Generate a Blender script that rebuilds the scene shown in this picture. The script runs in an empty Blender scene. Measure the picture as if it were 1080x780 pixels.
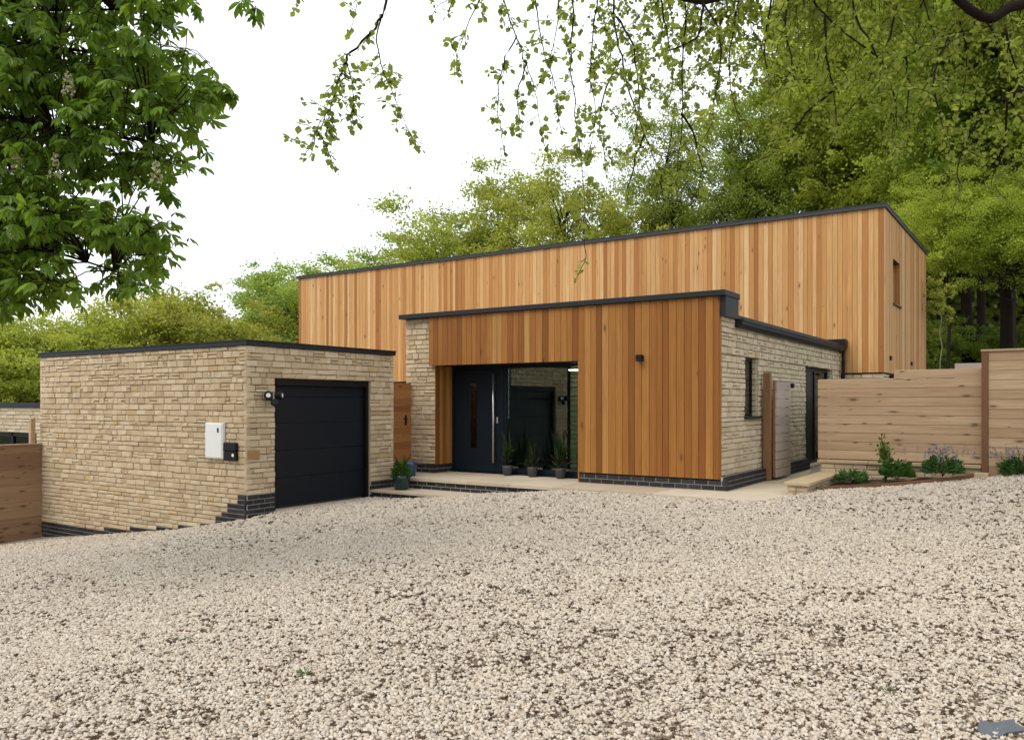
import bpy, math, random
import numpy as np
from mathutils import Vector
R = math.radians
random.seed(7); RNG = np.random.default_rng(7)
sc = bpy.context.scene
COL = sc.collection

# ------------------------------------------------------------------ camera frame (world: X along the front, Y back, Z up, 0 = house floor)
TH = R(33.7); S, C_ = math.sin(TH), math.cos(TH); FPX = 860.0; CXP, CYP = 540.0, 424.7
LAT0, DEP0, EYE = 3.34, 13.0, 1.4
def ld(lat, d):
    a, b = lat - LAT0, d - DEP0
    return a * C_ - b * S, a * S + b * C_
def P(px, py, d):
    x, y = ld((px - CXP) / FPX * d, d)
    return Vector((x, y, EYE + (CYP - py) / FPX * d))
CAMXY = ld(0, 0)

# ------------------------------------------------------------------ object helpers
def tag(o, label=None, cat=None, group=None, kind=None):
    if label: o['label'] = label
    if cat: o['category'] = cat
    if group: o['group'] = group
    if kind: o['kind'] = kind
    return o
def thing(name, label, cat, loc=(0, 0, 0), group=None, rz=0):
    o = bpy.data.objects.new(name, None); COL.objects.link(o)
    o.empty_display_size = .2
    o.location = loc; o.rotation_euler = (0, 0, rz)
    return tag(o, label, cat, group)
class MB:
    def __init__(s): s.v = []; s.f = []; s.t = []
    def quad(s, a, b, c, d, t=(.5, .5)):
        i = len(s.v); s.v += [tuple(a), tuple(b), tuple(c), tuple(d)]; s.f.append((i, i+1, i+2, i+3)); s.t.append(t)
    def poly(s, pts, t=(.5, .5)):
        i = len(s.v); s.v += [tuple(p) for p in pts]; s.f.append(tuple(range(i, i+len(pts)))); s.t.append(t)
    def hexa(s, p, t=(.5, .5)):
        # p: 8 corners: back 0..3 ccw seen from front, front 4..7
        i = len(s.v); s.v += [tuple(q) for q in p]
        for f in ((4,5,6,7),(3,2,1,0),(0,1,5,4),(1,2,6,5),(2,3,7,6),(3,0,4,7)):
            s.f.append(tuple(i+k for k in f)); s.t.append(t)
    def box(s, x0, x1, y0, y1, z0, z1, t=(.5, .5)):
        s.hexa([(x0,y1,z0),(x1,y1,z0),(x1,y1,z1),(x0,y1,z1),(x0,y0,z0),(x1,y0,z0),(x1,y0,z1),(x0,y0,z1)], t)
    def cbox(s, x0, x1, y0, y1, z0, z1, b=.006, t=(.5, .5)):
        # box with chamfered edges
        xs, ys, zs = (x0, x1), (y0, y1), (z0, z1)
        def c(ix, iy, iz, ax):
            q = [xs[ix], ys[iy], zs[iz]]
            sg = [b if ix == 0 else -b, b if iy == 0 else -b, b if iz == 0 else -b]
            for k in range(3):
                if k != ax: q[k] += sg[k]
            return tuple(q)
        F = lambda pts: s.poly(pts, t)
        for ax in range(3):
            for sd in (0, 1):
                o = [(0,0),(1,0),(1,1),(0,1)]
                pts = []
                for a, bb in o:
                    ix = [0,0,0]; ix[ax] = sd; ix[(ax+1)%3] = a; ix[(ax+2)%3] = bb
                    pts.append(c(*ix, ax))
                if sd == 0: pts.reverse()
                F(pts)
        for ax in range(3):          # edge strips along axis ax
            p1, p2 = (ax+1)%3, (ax+2)%3
            for a in (0, 1):
                for bb in (0, 1):
                    i0 = [0,0,0]; i0[p1] = a; i0[p2] = bb; i1 = list(i0); i1[ax] = 1
                    pts = [c(*i0, p1), c(*i1, p1), c(*i1, p2), c(*i0, p2)]
                    if (a == bb): pts.reverse()
                    F(pts)
        for ix in (0,1):
            for iy in (0,1):
                for iz in (0,1):
                    pts = [c(ix,iy,iz,0), c(ix,iy,iz,1), c(ix,iy,iz,2)]
                    if (ix+iy+iz) % 2 == 0: pts.reverse()
                    F(pts)
    def tube(s, pts, rad, n=8, t=(.5, .5), cap=True):
        pts = [Vector(p) for p in pts]; rings = []
        up = Vector((.13, .31, .94))
        for k, p in enumerate(pts):
            d = (pts[min(k+1, len(pts)-1)] - pts[max(k-1, 0)])
            if d.length < 1e-9: d = Vector((0,0,1))
            d.normalize()
            a = d.cross(up)
            if a.length < .05: a = d.cross(Vector((1, .2, 0)))
            a.normalize(); b = d.cross(a)
            r = rad[k] if isinstance(rad, (list, tuple)) else rad
            i = len(s.v)
            for j in range(n):
                w = 2*math.pi*j/n; s.v.append(tuple(p + a*(r*math.cos(w)) + b*(r*math.sin(w))))
            rings.append(i)
        for k in range(len(rings)-1):
            for j in range(n):
                j2 = (j+1) % n
                s.f.append((rings[k]+j, rings[k]+j2, rings[k+1]+j2, rings[k+1]+j)); s.t.append(t)
        if cap:
            s.f.append(tuple(rings[0]+j for j in reversed(range(n)))); s.t.append(t)
            s.f.append(tuple(rings[-1]+j for j in range(n))); s.t.append(t)
    def lathe(s, prof, cx=0, cy=0, n=20, t=(.5, .5)):
        rings = []
        for r, z in prof:
            rings.append(len(s.v))
            for j in range(n):
                w = 2*math.pi*j/n; s.v.append((cx + r*math.cos(w), cy + r*math.sin(w), z))
        for k in range(len(rings)-1):
            for j in range(n):
                j2 = (j+1) % n
                s.f.append((rings[k]+j, rings[k]+j2, rings[k+1]+j2, rings[k+1]+j)); s.t.append(t)
        s.f.append(tuple(rings[0]+j for j in reversed(range(n)))); s.t.append(t)
        s.f.append(tuple(rings[-1]+j for j in range(n))); s.t.append(t)
    def build(s, name, m, parent=None, smooth=False, offset=(0, 0, 0)):
        me = bpy.data.meshes.new(name)
        ox, oy, oz = offset
        me.from_pydata([(x-ox, y-oy, z-oz) for x, y, z in s.v], [], s.f)
        at = me.color_attributes.new('tint', 'FLOAT_COLOR', 'CORNER')
        n = np.array([len(f) for f in s.f]); tt = np.array([(a, b, .5, 1) for a, b in s.t], dtype=np.float32)
        at.data.foreach_set('color', np.repeat(tt, n, axis=0).ravel())
        if smooth: me.polygons.foreach_set('use_smooth', [True]*len(me.polygons))
        me.materials.append(m)
        me.update()
        o = bpy.data.objects.new(name, me); COL.objects.link(o)
        if parent: o.parent = parent
        return o
def np_mesh(name, V, Fq, tint, mat, parent=None, smooth=False):
    """V (n,3), Fq (m,k) faces, tint (m,2)"""
    me = bpy.data.meshes.new(name)
    k = Fq.shape[1]; m = len(Fq)
    me.vertices.add(len(V)); me.vertices.foreach_set('co', V.astype(np.float32).ravel())
    me.loops.add(m*k); me.loops.foreach_set('vertex_index', Fq.astype(np.int32).ravel())
    me.polygons.add(m); me.polygons.foreach_set('loop_start', np.arange(0, m*k, k, dtype=np.int32))
    me.update(calc_edges=True)
    at = me.color_attributes.new('tint', 'FLOAT_COLOR', 'CORNER')
    tt = np.concatenate([tint, np.full((m, 1), .5), np.ones((m, 1))], axis=1).astype(np.float32)
    at.data.foreach_set('color', np.repeat(tt, k, axis=0).ravel())
    if smooth: me.polygons.foreach_set('use_smooth', np.ones(m, dtype=bool))
    me.materials.append(mat); me.validate()
    o = bpy.data.objects.new(name, me); COL.objects.link(o)
    if parent: o.parent = parent
    return o

# ------------------------------------------------------------------ material helpers
class N:
    def __init__(s, name):
        s.m = bpy.data.materials.new(name); s.m.use_nodes = True
        s.nt = s.m.node_tree; s.nt.nodes.clear()
        s.out = s.nt.nodes.new('ShaderNodeOutputMaterial')
    def n(s, typ, **kw):
        nd = s.nt.nodes.new('ShaderNode' + typ)
        for k, v in kw.items():
            if k.startswith('i_'):
                key = k[2:]
                key = int(key) if key.isdigit() else key.replace('_', ' ')
                s.set(nd.inputs[key], v)
            else: setattr(nd, k, v)
        return nd
    def set(s, inp, v):
        if isinstance(v, bpy.types.NodeSocket): s.nt.links.new(v, inp)
        else:
            if isinstance(v, (tuple, list)) and len(v) == 3 and inp.type == 'RGBA': v = (*v, 1)
            inp.default_value = v
    def math(s, op, a, b=None, c=None, clamp=False):
        nd = s.n('Math', operation=op, use_clamp=clamp); s.set(nd.inputs[0], a)
        if b is not None: s.set(nd.inputs[1], b)
        if c is not None: s.set(nd.inputs[2], c)
        return nd.outputs[0]
    def mix(s, f, a, b, blend='MIX'):
        nd = s.n('Mix', data_type='RGBA', blend_type=blend); s.set(nd.inputs[0], f)
        s.set(nd.inputs[6], a); s.set(nd.inputs[7], b); return nd.outputs[2]
    def ramp(s, f, stops, interp='LINEAR'):
        nd = s.n('ValToRGB'); s.set(nd.inputs[0], f); cr = nd.color_ramp; cr.interpolation = interp
        while len(cr.elements) < len(stops): cr.elements.new(.5)
        for e, (p, c) in zip(cr.elements, stops):
            e.position = p; e.color = (*c, 1) if len(c) == 3 else c
        return nd.outputs[0]
    def coords(s, scale=(1, 1, 1), off=None, kind='Object'):
        tc = s.n('TexCoord'); mp = s.n('Mapping'); s.set(mp.inputs[0], tc.outputs[kind]); mp.inputs[3].default_value = scale
        if off is not None: s.set(mp.inputs[1], off)
        return mp.outputs[0]
    def noise(s, vec, scale, detail=4, rough=.55, w=None, dist=0):
        nd = s.n('TexNoise', noise_dimensions='4D' if w is not None else '3D')
        s.set(nd.inputs['Vector'], vec); s.set(nd.inputs['Scale'], scale); s.set(nd.inputs['Detail'], detail)
        s.set(nd.inputs['Roughness'], rough); s.set(nd.inputs['Distortion'], dist)
        if w is not None: s.set(nd.inputs['W'], w)
        return nd.outputs[0]
    def tint(s):
        a = s.n('Attribute', attribute_name='tint'); sp = s.n('SeparateColor'); s.set(sp.inputs[0], a.outputs['Color'])
        return sp.outputs[0], sp.outputs[1]
    def bump(s, h, strength=.3, dist=.01):
        b = s.n('Bump'); s.set(b.inputs['Height'], h); b.inputs['Strength'].default_value = strength; b.inputs['Distance'].default_value = dist
        return b.outputs[0]
    def pbr(s, col, rough=.7, metal=0, normal=None, spec=.5, **kw):
        p = s.n('BsdfPrincipled'); s.set(p.inputs['Base Color'], col); s.set(p.inputs['Roughness'], rough)
        s.set(p.inputs['Metallic'], metal); s.set(p.inputs['Specular IOR Level'], spec)
        if normal is not None: s.set(p.inputs['Normal'], normal)
        s.nt.links.new(p.outputs[0], s.out.inputs[0]); return p

def mat_stone(name, stops, bump=.5):
    k = N(name); r, g = k.tint(); v = k.coords()
    base = k.ramp(r, stops)
    off = k.math('MULTIPLY', g, 40.0)
    n1 = k.noise(v, 9, 5, .6, w=off); n2 = k.noise(v, 60, 3, .6)
    n3 = k.noise(v, .9, 3)
    c = k.mix(k.math('MULTIPLY', n1, .6), base, k.mix(.45, base, (.26, .17, .085)))
    c = k.mix(k.math('MULTIPLY', k.ramp(n2, [(.45, (0,0,0)), (.75, (1,1,1))]), .25), c, (.55, .47, .34))
    c = k.mix(k.ramp(n3, [(.5, (0,0,0)), (.8, (.3,.3,.3))]), c, k.mix(.6, c, (.22, .18, .12)))
    h = k.math('ADD', k.math('MULTIPLY', n1, 1.0), k.math('MULTIPLY', n2, .35))
    k.pbr(c, .92, normal=k.bump(h, bump, .015), spec=.2); return k.m
def mat_brick(name, stops):
    k = N(name); r, g = k.tint(); v = k.coords(); n1 = k.noise(v, 25, 4, .6, w=k.math('MULTIPLY', g, 40.0))
    c = k.mix(k.math('MULTIPLY', n1, .6), k.ramp(r, stops), (.03, .022, .02))
    c = k.mix(k.math('LESS_THAN', r, -.5), c, k.mix(n1, (.44, .41, .36), (.28, .26, .22)))
    k.pbr(c, .7, normal=k.bump(n1, .2, .01), spec=.3); return k.m
def mat_wood(name, stops, axis=2, grain=1.0, knots=.5, rough=.65, dark=(.10, .045, .015), fine=14.0):
    """boards: tone from tint.r, pattern offset from tint.g; grain runs along axis"""
    k = N(name); r, g = k.tint()
    sc_ = [fine]*3; sc_[axis] = .55
    v = k.coords(tuple(sc_)); off = k.math('MULTIPLY', g, 37.0)
    base = k.ramp(r, stops)
    n1 = k.noise(v, 1.6, 5, .6, w=off, dist=1.2)
    n2 = k.noise(v, 7, 3, .6, w=off)
    c = k.mix(k.math('MULTIPLY', k.ramp(n1, [(.40, (0,0,0)), (.66, (1,1,1))]), .55*grain), base, k.mix(.55, base, dark))
    c = k.mix(k.math('MULTIPLY', n2, .32*grain), c, dark)
    big = k.noise(k.coords(), .55, 3, .5, w=off)
    c = k.mix(k.math('MULTIPLY', k.ramp(big, [(.42, (0,0,0)), (.75, (1,1,1))]), .25), c, k.mix(.5, c, dark))
    if knots:
        so = k.n('SeparateXYZ'); k.set(so.inputs[0], k.n('TexCoord').outputs['Object'])
        if axis == 2: uu, vv_ = k.math('ADD', so.outputs[0], so.outputs[1]), so.outputs[2]
        else: uu, vv_ = so.outputs[2], so.outputs[axis]
        cb = k.n('CombineXYZ'); k.set(cb.inputs[0], k.math('MULTIPLY_ADD', uu, 7.5, off)); k.set(cb.inputs[1], k.math('MULTIPLY_ADD', vv_, 2.6, off))
        vo = k.n('TexVoronoi', voronoi_dimensions='2D'); k.set(vo.inputs['Vector'], cb.outputs[0]); vo.inputs['Scale'].default_value = 1.0
        pk_ = k.n('SeparateColor'); k.set(pk_.inputs[0], vo.outputs['Color']); kd_ = k.math('DIVIDE', vo.outputs['Distance'], k.math('MULTIPLY_ADD', pk_.outputs[1], 1.1, .35))
        kn = k.ramp(kd_, [(.06, (1,1,1)), (.14, (.35,.35,.35)), (.26, (0,0,0))])
        pick = k.n('SeparateColor'); k.set(pick.inputs[0], vo.outputs['Color'])
        pk = k.math('LESS_THAN', pick.outputs[0], knots)
        c = k.mix(k.math('MULTIPLY', k.math('MULTIPLY', kn, pk), .8), c, (.06, .025, .01))
    k.pbr(c, rough, normal=k.bump(n2, .12, .004), spec=.25); return k.m
def mat_plain(name, col, rough=.5, metal=0, var=.15, scale=6, bump=0, spec=.5):
    k = N(name); v = k.coords(); n1 = k.noise(v, scale, 5, .6)
    c = k.mix(k.math('MULTIPLY', n1, var*2), col, tuple(x*.45 for x in col))
    rr = k.math('ADD', rough-.06, k.math('MULTIPLY', n1, .12))
    k.pbr(c, rr, metal, normal=k.bump(k.noise(v, scale*8, 3), bump, .01) if bump else None, spec=spec); return k.m
def mat_leaf(name, dark, light, trans=.4, objcol=False, rough=.55, nscale=.35):
    k = N(name); r, g = k.tint()
    c = k.mix(r, dark, light)
    n1 = k.noise(k.coords(), nscale, 3)
    c = k.mix(k.ramp(n1, [(.38, (0,0,0)), (.66, (1,1,1))]), k.mix(.45, c, dark), c)
    if objcol:
        oi = k.n('ObjectInfo'); c = k.mix(1.0, c, oi.outputs['Color'], 'MULTIPLY')
    d = k.n('BsdfPrincipled'); k.set(d.inputs['Base Color'], c); d.inputs['Roughness'].default_value = rough; d.inputs['Specular IOR Level'].default_value = .3
    t = k.n('BsdfTranslucent'); k.set(t.inputs['Color'], k.mix(.5, c, k.mix(1.0, c, (1.5, 1.5, .6), 'MULTIPLY')))
    mx = k.n('MixShader'); mx.inputs[0].default_value = trans
    k.nt.links.new(d.outputs[0], mx.inputs[1]); k.nt.links.new(t.outputs[0], mx.inputs[2]); k.nt.links.new(mx.outputs[0], k.out.inputs[0])
    return k.m

M = {}
M['stone'] = mat_stone('cotswold_stone', [(0, (.42, .31, .19)), (.35, (.51, .395, .25)), (.65, (.575, .46, .305)), (.92, (.63, .52, .36)), (1, (.50, .35, .18))])
M['stone_pale'] = mat_stone('pale_stone', [(0, (.46, .37, .24)), (.4, (.55, .46, .315)), (.8, (.62, .535, .39)), (1, (.54, .43, .27))])
M['mortar'] = mat_plain('stone_mortar', (.40, .31, .20), .95, bump=.3, spec=.1)
M['brick'] = mat_brick('blue_brick', [(0, (.010, .011, .014)), (.5, (.020, .021, .026)), (1, (.038, .035, .037))])
M['brick_mortar'] = mat_plain('brick_mortar', (.36, .335, .29), .95, bump=.2, spec=.1)
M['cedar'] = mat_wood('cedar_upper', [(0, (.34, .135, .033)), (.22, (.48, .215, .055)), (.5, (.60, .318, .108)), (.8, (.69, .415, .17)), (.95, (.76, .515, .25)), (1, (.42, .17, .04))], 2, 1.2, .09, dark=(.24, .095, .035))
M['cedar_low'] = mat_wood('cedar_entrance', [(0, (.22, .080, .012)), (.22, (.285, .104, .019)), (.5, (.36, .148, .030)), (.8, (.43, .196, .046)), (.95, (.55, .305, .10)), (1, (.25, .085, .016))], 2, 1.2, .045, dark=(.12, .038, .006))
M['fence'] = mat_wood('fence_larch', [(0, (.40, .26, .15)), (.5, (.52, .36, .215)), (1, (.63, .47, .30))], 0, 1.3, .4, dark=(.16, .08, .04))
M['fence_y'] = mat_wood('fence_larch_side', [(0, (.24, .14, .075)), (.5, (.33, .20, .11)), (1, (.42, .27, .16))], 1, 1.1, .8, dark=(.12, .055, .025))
M['gatewood'] = mat_wood('gate_cedar', [(0, (.26, .10, .03)), (1, (.42, .19, .06))], 1, .8, .15, dark=(.15, .055, .016))
M['greywood'] = mat_wood('weathered_boards', [(0, (.36, .28, .22)), (1, (.50, .41, .33))], 1, .6, .3, dark=(.2, .13, .09))
M['post'] = mat_wood('brown_post', [(0, (.14, .065, .03)), (1, (.20, .095, .045))], 2, .7, .1, dark=(.07, .03, .012))
M['gatepost'] = mat_wood('gate_post_wood', [(0, (.20, .10, .045)), (1, (.28, .15, .07))], 2, .9, .1, dark=(.10, .045, .02))
M['anthracite'] = mat_plain('anthracite_metal', (.013, .016, .020), .55, .0, .2, 3, spec=.3)
M['coping_grey'] = mat_plain('roof_trim_grey', (.038, .042, .047), .55, 0, .2, 3, spec=.3)
M['black'] = mat_plain('black_plastic', (.006, .006, .007), .5, 0, .2, 8, spec=.25)
M['door'] = mat_plain('dark_blue_door', (.0055, .0095, .016), .45, 0, .15, 2, spec=.2)
M['gdoor'] = mat_plain('garage_door_black', (.0065, .009, .0145), .45, 0, .2, 14, bump=.04, spec=.25)
M['white'] = mat_plain('white_plastic', (.74, .74, .70), .45, 0, .05, 5)
M['steel'] = mat_plain('brushed_steel', (.62, .60, .57), .35, .9, .1, 20)
M['slab'] = mat_stone('sandstone_paving', [(0, (.44, .355, .25)), (.5, (.52, .43, .32)), (1, (.58, .49, .37))], .15)
M['cope'] = mat_stone('sandstone_coping', [(0, (.42, .31, .18)), (1, (.52, .40, .25))], .2)
M['soil'] = mat_plain('soil', (.045, .03, .02), .95, 0, .3, 20, bump=.8, spec=.1)
M['bark'] = mat_plain('bark', (.035, .027, .020), .95, 0, .4, 9, bump=.9, spec=.1)
M['twig'] = mat_plain('dark_twig', (.016, .011, .009), .9, 0, .3, 12, bump=.3, spec=.1)
M['birch'] = mat_plain('pale_bark', (.36, .31, .24), .9, 0, .4, 9, bump=.3, spec=.1)
M['foliage'] = mat_leaf('foliage', (.18, .205, .05), (.44, .45, .125), .5, True)
M['chestnut'] = mat_leaf('chestnut_leaf', (.075, .145, .014), (.27, .40, .045), .56, rough=.42, nscale=.8)
M['beech'] = mat_leaf('beech_leaf', (.14, .18, .028), (.37, .415, .08), .58, nscale=.8)
M['plant'] = mat_leaf('plant_leaf', (.03, .06, .015), (.09, .14, .04), .3, True, nscale=4)
M['pot'] = mat_plain('grey_pot', (.045, .046, .05), .6, 0, .3, 12, bump=.15)
M['pot_green'] = mat_plain('dark_green_glazed_pot', (.010, .035, .035), .2, 0, .2, 8)
M['pot_blue'] = mat_plain('blue_glazed_pot', (.015, .05, .17), .15, 0, .3, 8)
M['slate'] = mat_plain('blue_grey_slate', (.11, .125, .14), .6, 0, .4, 12, bump=.5)
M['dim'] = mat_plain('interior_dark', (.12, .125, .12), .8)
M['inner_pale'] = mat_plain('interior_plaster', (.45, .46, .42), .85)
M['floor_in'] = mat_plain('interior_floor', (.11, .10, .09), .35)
def mat_glass(name, tintc=(.80, .88, .84), f0=.10):
    k = N(name); lw = k.n('LayerWeight'); lw.inputs[0].default_value = .35
    fac = k.math('ADD', f0, k.math('MULTIPLY', lw.outputs['Fresnel'], .75), clamp=True)
    gl = k.n('BsdfGlossy'); gl.inputs['Roughness'].default_value = .01; k.set(gl.inputs['Color'], (.92, .97, .95))
    tr = k.n('BsdfTransparent'); k.set(tr.inputs[0], tintc)
    mx = k.n('MixShader'); k.set(mx.inputs[0], fac)
    k.nt.links.new(tr.outputs[0], mx.inputs[1]); k.nt.links.new(gl.outputs[0], mx.inputs[2]); k.nt.links.new(mx.outputs[0], k.out.inputs[0])
    return k.m
M['glass'] = mat_glass('glass', (.80, .90, .85), .075)
M['glass_dark'] = mat_glass('dark_glass', (.25, .28, .27), .08)
def mat_emit(name, col, st):
    k = N(name); e = k.n('Emission'); k.set(e.inputs[0], col); e.inputs[1].default_value = st
    k.nt.links.new(e.outputs[0], k.out.inputs[0]); return k.m
M['lamp'] = mat_emit('lit_strip', (1, .93, .8), 14.0)

# gravel
k = N('gravel_stone'); r, g = k.tint()
v = k.coords()
c = k.ramp(r, [(0, (.28, .20, .13)), (.1, (.42, .34, .255)), (.45, (.53, .452, .36)), (.85, (.65, .58, .485)), (1, (.38, .34, .30))])
c = k.mix(k.math('MULTIPLY', k.noise(v, 90, 3), .3), c, (.40, .31, .22))
c = k.mix(k.math('LESS_THAN', r, -.5), c, k.ramp(g, [(0, (.035, .020, .010)), (.6, (.085, .052, .029)), (1, (.18, .125, .08))]))
k.pbr(c, .9, spec=.2); M['gravel_stone'] = k.m
k = N('gravel_ground')
v = k.coords(); vo = k.n('TexVoronoi'); k.set(vo.inputs['Vector'], v); vo.inputs['Scale'].default_value = 38.0
sp = k.n('SeparateColor'); k.set(sp.inputs[0], vo.outputs['Color'])
stone = k.ramp(sp.outputs[0], [(0, (.34, .27, .20)), (.2, (.43, .37, .29)), (.6, (.51, .45, .37)), (1, (.60, .545, .46))])
edge = k.ramp(vo.outputs['Distance'], [(.35, (0,0,0)), (.75, (1,1,1))])
stone = k.mix(k.math('MULTIPLY', edge, .55), stone, (.10, .07, .045))
pn = k.noise(v, 13, 3, .6); big = k.noise(v, .7, 3, .55)
soilf = k.ramp(k.math('ADD', k.math('MULTIPLY', pn, .8), k.math('MULTIPLY', big, .35)), [(.60, (0,0,0)), (.72, (1,1,1))])
col = k.mix(k.math('MULTIPLY', soilf, .8), stone, (.085, .055, .035))
k.pbr(col, .95, normal=k.bump(k.math('SUBTRACT', 1.0, vo.outputs['Distance']), .7, .02), spec=.15); M['gravel_ground'] = k.m
k = N('gravel_soil')
v = k.coords(); n1 = k.noise(v, 25, 5, .65); vo = k.n('TexVoronoi'); k.set(vo.inputs['Vector'], v); vo.inputs['Scale'].default_value = 75.0
sp = k.n('SeparateColor'); k.set(sp.inputs[0], vo.outputs['Color'])
col = k.mix(n1, (.10, .070, .045), (.24, .185, .135))
col = k.mix(k.math('GREATER_THAN', sp.outputs[0], .88), col, (.36, .30, .23))
k.pbr(col, .95, normal=k.bump(n1, .8, .02), spec=.1); M['gravel_soil'] = k.m
k = N('woodland_floor'); v = k.coords(); n1 = k.noise(v, 1.2, 6, .65)
k.pbr(k.ramp(n1, [(.3, (.035, .03, .015)), (.6, (.05, .065, .02)), (.8, (.07, .09, .025))]), .95, normal=k.bump(k.noise(v, 6, 5), .8, .1), spec=.1); M['woodland'] = k.m

# ------------------------------------------------------------------ wall builders
class Fr:
    def __init__(s, o, u, n):
        s.o = Vector(o); s.u = Vector(u); s.n = Vector(n); s.v = Vector((0, 0, 1))
    def p(s, u, v, n=0): return s.o + s.u*u + s.v*v + s.n*n
def front(x0, Y): return Fr((x0, Y, 0), (1, 0, 0), (0, -1, 0))
def side(X, y0): return Fr((X, y0, 0), (0, 1, 0), (1, 0, 0))
def fbox(mb, F, u0, u1, v0, v1, n0, n1, t=(.5, .5)):
    mb.hexa([F.p(u0,v0,n0), F.p(u1,v0,n0), F.p(u1,v1,n0), F.p(u0,v1,n0), F.p(u0,v0,n1), F.p(u1,v0,n1), F.p(u1,v1,n1), F.p(u0,v1,n1)], t)
def spans(a, b, cuts):
    out = [(a, b)]
    for c0, c1 in cuts:
        nx = []
        for p, q in out:
            if c1 <= p or c0 >= q: nx.append((p, q)); continue
            if c0 > p + 1e-4: nx.append((p, c0))
            if c1 < q - 1e-4: nx.append((c1, q))
        out = nx
    return out
def levels(v0, v1, ops):
    L = {round(v0, 4), round(v1, 4)}
    for o in ops:
        for q in (o[2], o[3]):
            if v0 < q < v1: L.add(round(q, 4))
    return sorted(L)
def backing(mb, F, u0, u1, v0, v1, ops, n0, n1):
    L = levels(v0, v1, ops)
    for a, b in zip(L, L[1:]):
        for p, q in spans(u0, u1, [(o[0], o[1]) for o in ops if o[2] < (a+b)/2 < o[3]]):
            fbox(mb, F, p, q, a, b, n0, n1)
def stonework(mb, F, u0, u1, v0, v1, ops=(), seed=1, avg=.075, lmin=.11, lmax=.32, depth=.07, jit=.014, endin=.003):
    rnd = random.Random(seed)
    L = levels(v0, v1, ops); cs = []
    for a, b in zip(L, L[1:]):
        n = max(1, round((b-a)/avg)); w = [rnd.uniform(.75, 1.3) for _ in range(n)]; tot = sum(w); z = a
        for x in w: cs.append((z, z + x/tot*(b-a))); z += x/tot*(b-a)
    for a, b in cs:
        for p, q in spans(u0, u1, [(o[0], o[1]) for o in ops if o[2] < (a+b)/2 < o[3]]):
            x = p
            while x < q - 1e-4:
                ln = rnd.uniform(lmin, lmax)*(1.0 if b-a < avg*1.1 else .8)
                e = x + ln
                if q - e < lmin*.6: e = q
                rows = [(a, b)]
                if b-a > avg*1.1 and rnd.random() < .22:
                    m = a + (b-a)*rnd.uniform(.4, .6); rows = [(a, m), (m, b)]
                for ra, rb in rows:
                    t = (min(1, max(0, rnd.gauss(.5, .25))), rnd.random())
                    g = rnd.uniform(.001, .004); pr = rnd.uniform(-.3, 1)*jit; ch = rnd.uniform(.006, .012)
                    su, sv = x + (endin if x == p else g), ra + rnd.uniform(.0, .004)
                    eu, ev = e - (endin if e == q else g), rb - rnd.uniform(.0, .004)
                    ch = min(ch, (ev-sv)*.3, (eu-su)*.3)
                    j = lambda k: rnd.uniform(-k, k)
                    bk = [F.p(su, sv, -depth), F.p(eu, sv, -depth), F.p(eu, ev, -depth), F.p(su, ev, -depth)]
                    rim = [F.p(su, sv+abs(j(.006)), pr-ch), F.p(eu, sv+abs(j(.006)), pr-ch), F.p(eu, ev-abs(j(.008)), pr-ch), F.p(su, ev-abs(j(.008)), pr-ch)]
                    fr = [F.p(su+ch, sv+ch+abs(j(.004)), pr+j(.005)), F.p(eu-ch, sv+ch+abs(j(.004)), pr+j(.005)), F.p(eu-ch, ev-ch-abs(j(.004)), pr+j(.005)), F.p(su+ch, ev-ch-abs(j(.004)), pr+j(.005))]
                    i = len(mb.v); mb.v += [tuple(q_) for q_ in bk+rim+fr]
                    for f in ((8,9,10,11),(4,5,9,8),(5,6,10,9),(6,7,11,10),(7,4,8,11),(0,1,5,4),(1,2,6,5),(2,3,7,6),(3,0,4,7)):
                        mb.f.append(tuple(i+k_ for k_ in f)); mb.t.append(t)
                x = e
def brickwork(mb, F, u0, u1, v0, v1, seed=1, off=0.0, n=0.0, depth=.06):
    rnd = random.Random(seed); m = max(1, round((v1-v0)/.075)); h = (v1-v0)/m
    for r_ in range(m):
        a = v0 + r_*h + .006; b = v0 + (r_+1)*h - .006
        x = u0 - (off + (.1125 if r_ % 2 else 0))
        while x < u1:
            p, q = max(x + .006, u0 + .001), min(x + .219, u1 - .001)
            if q - p > .01:
                t = (rnd.random(), rnd.random()); fbox(mb, F, p, q, a, b, n-depth, n + rnd.uniform(-.002, .002), t)
            x += .225
def mortar_in(mb, F, u0, u1, v0, v1, n1=-.004, d=.05):
    fbox(mb, F, u0, u1, v0, v1, n1-d, n1, (-1.0, .5))
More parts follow.
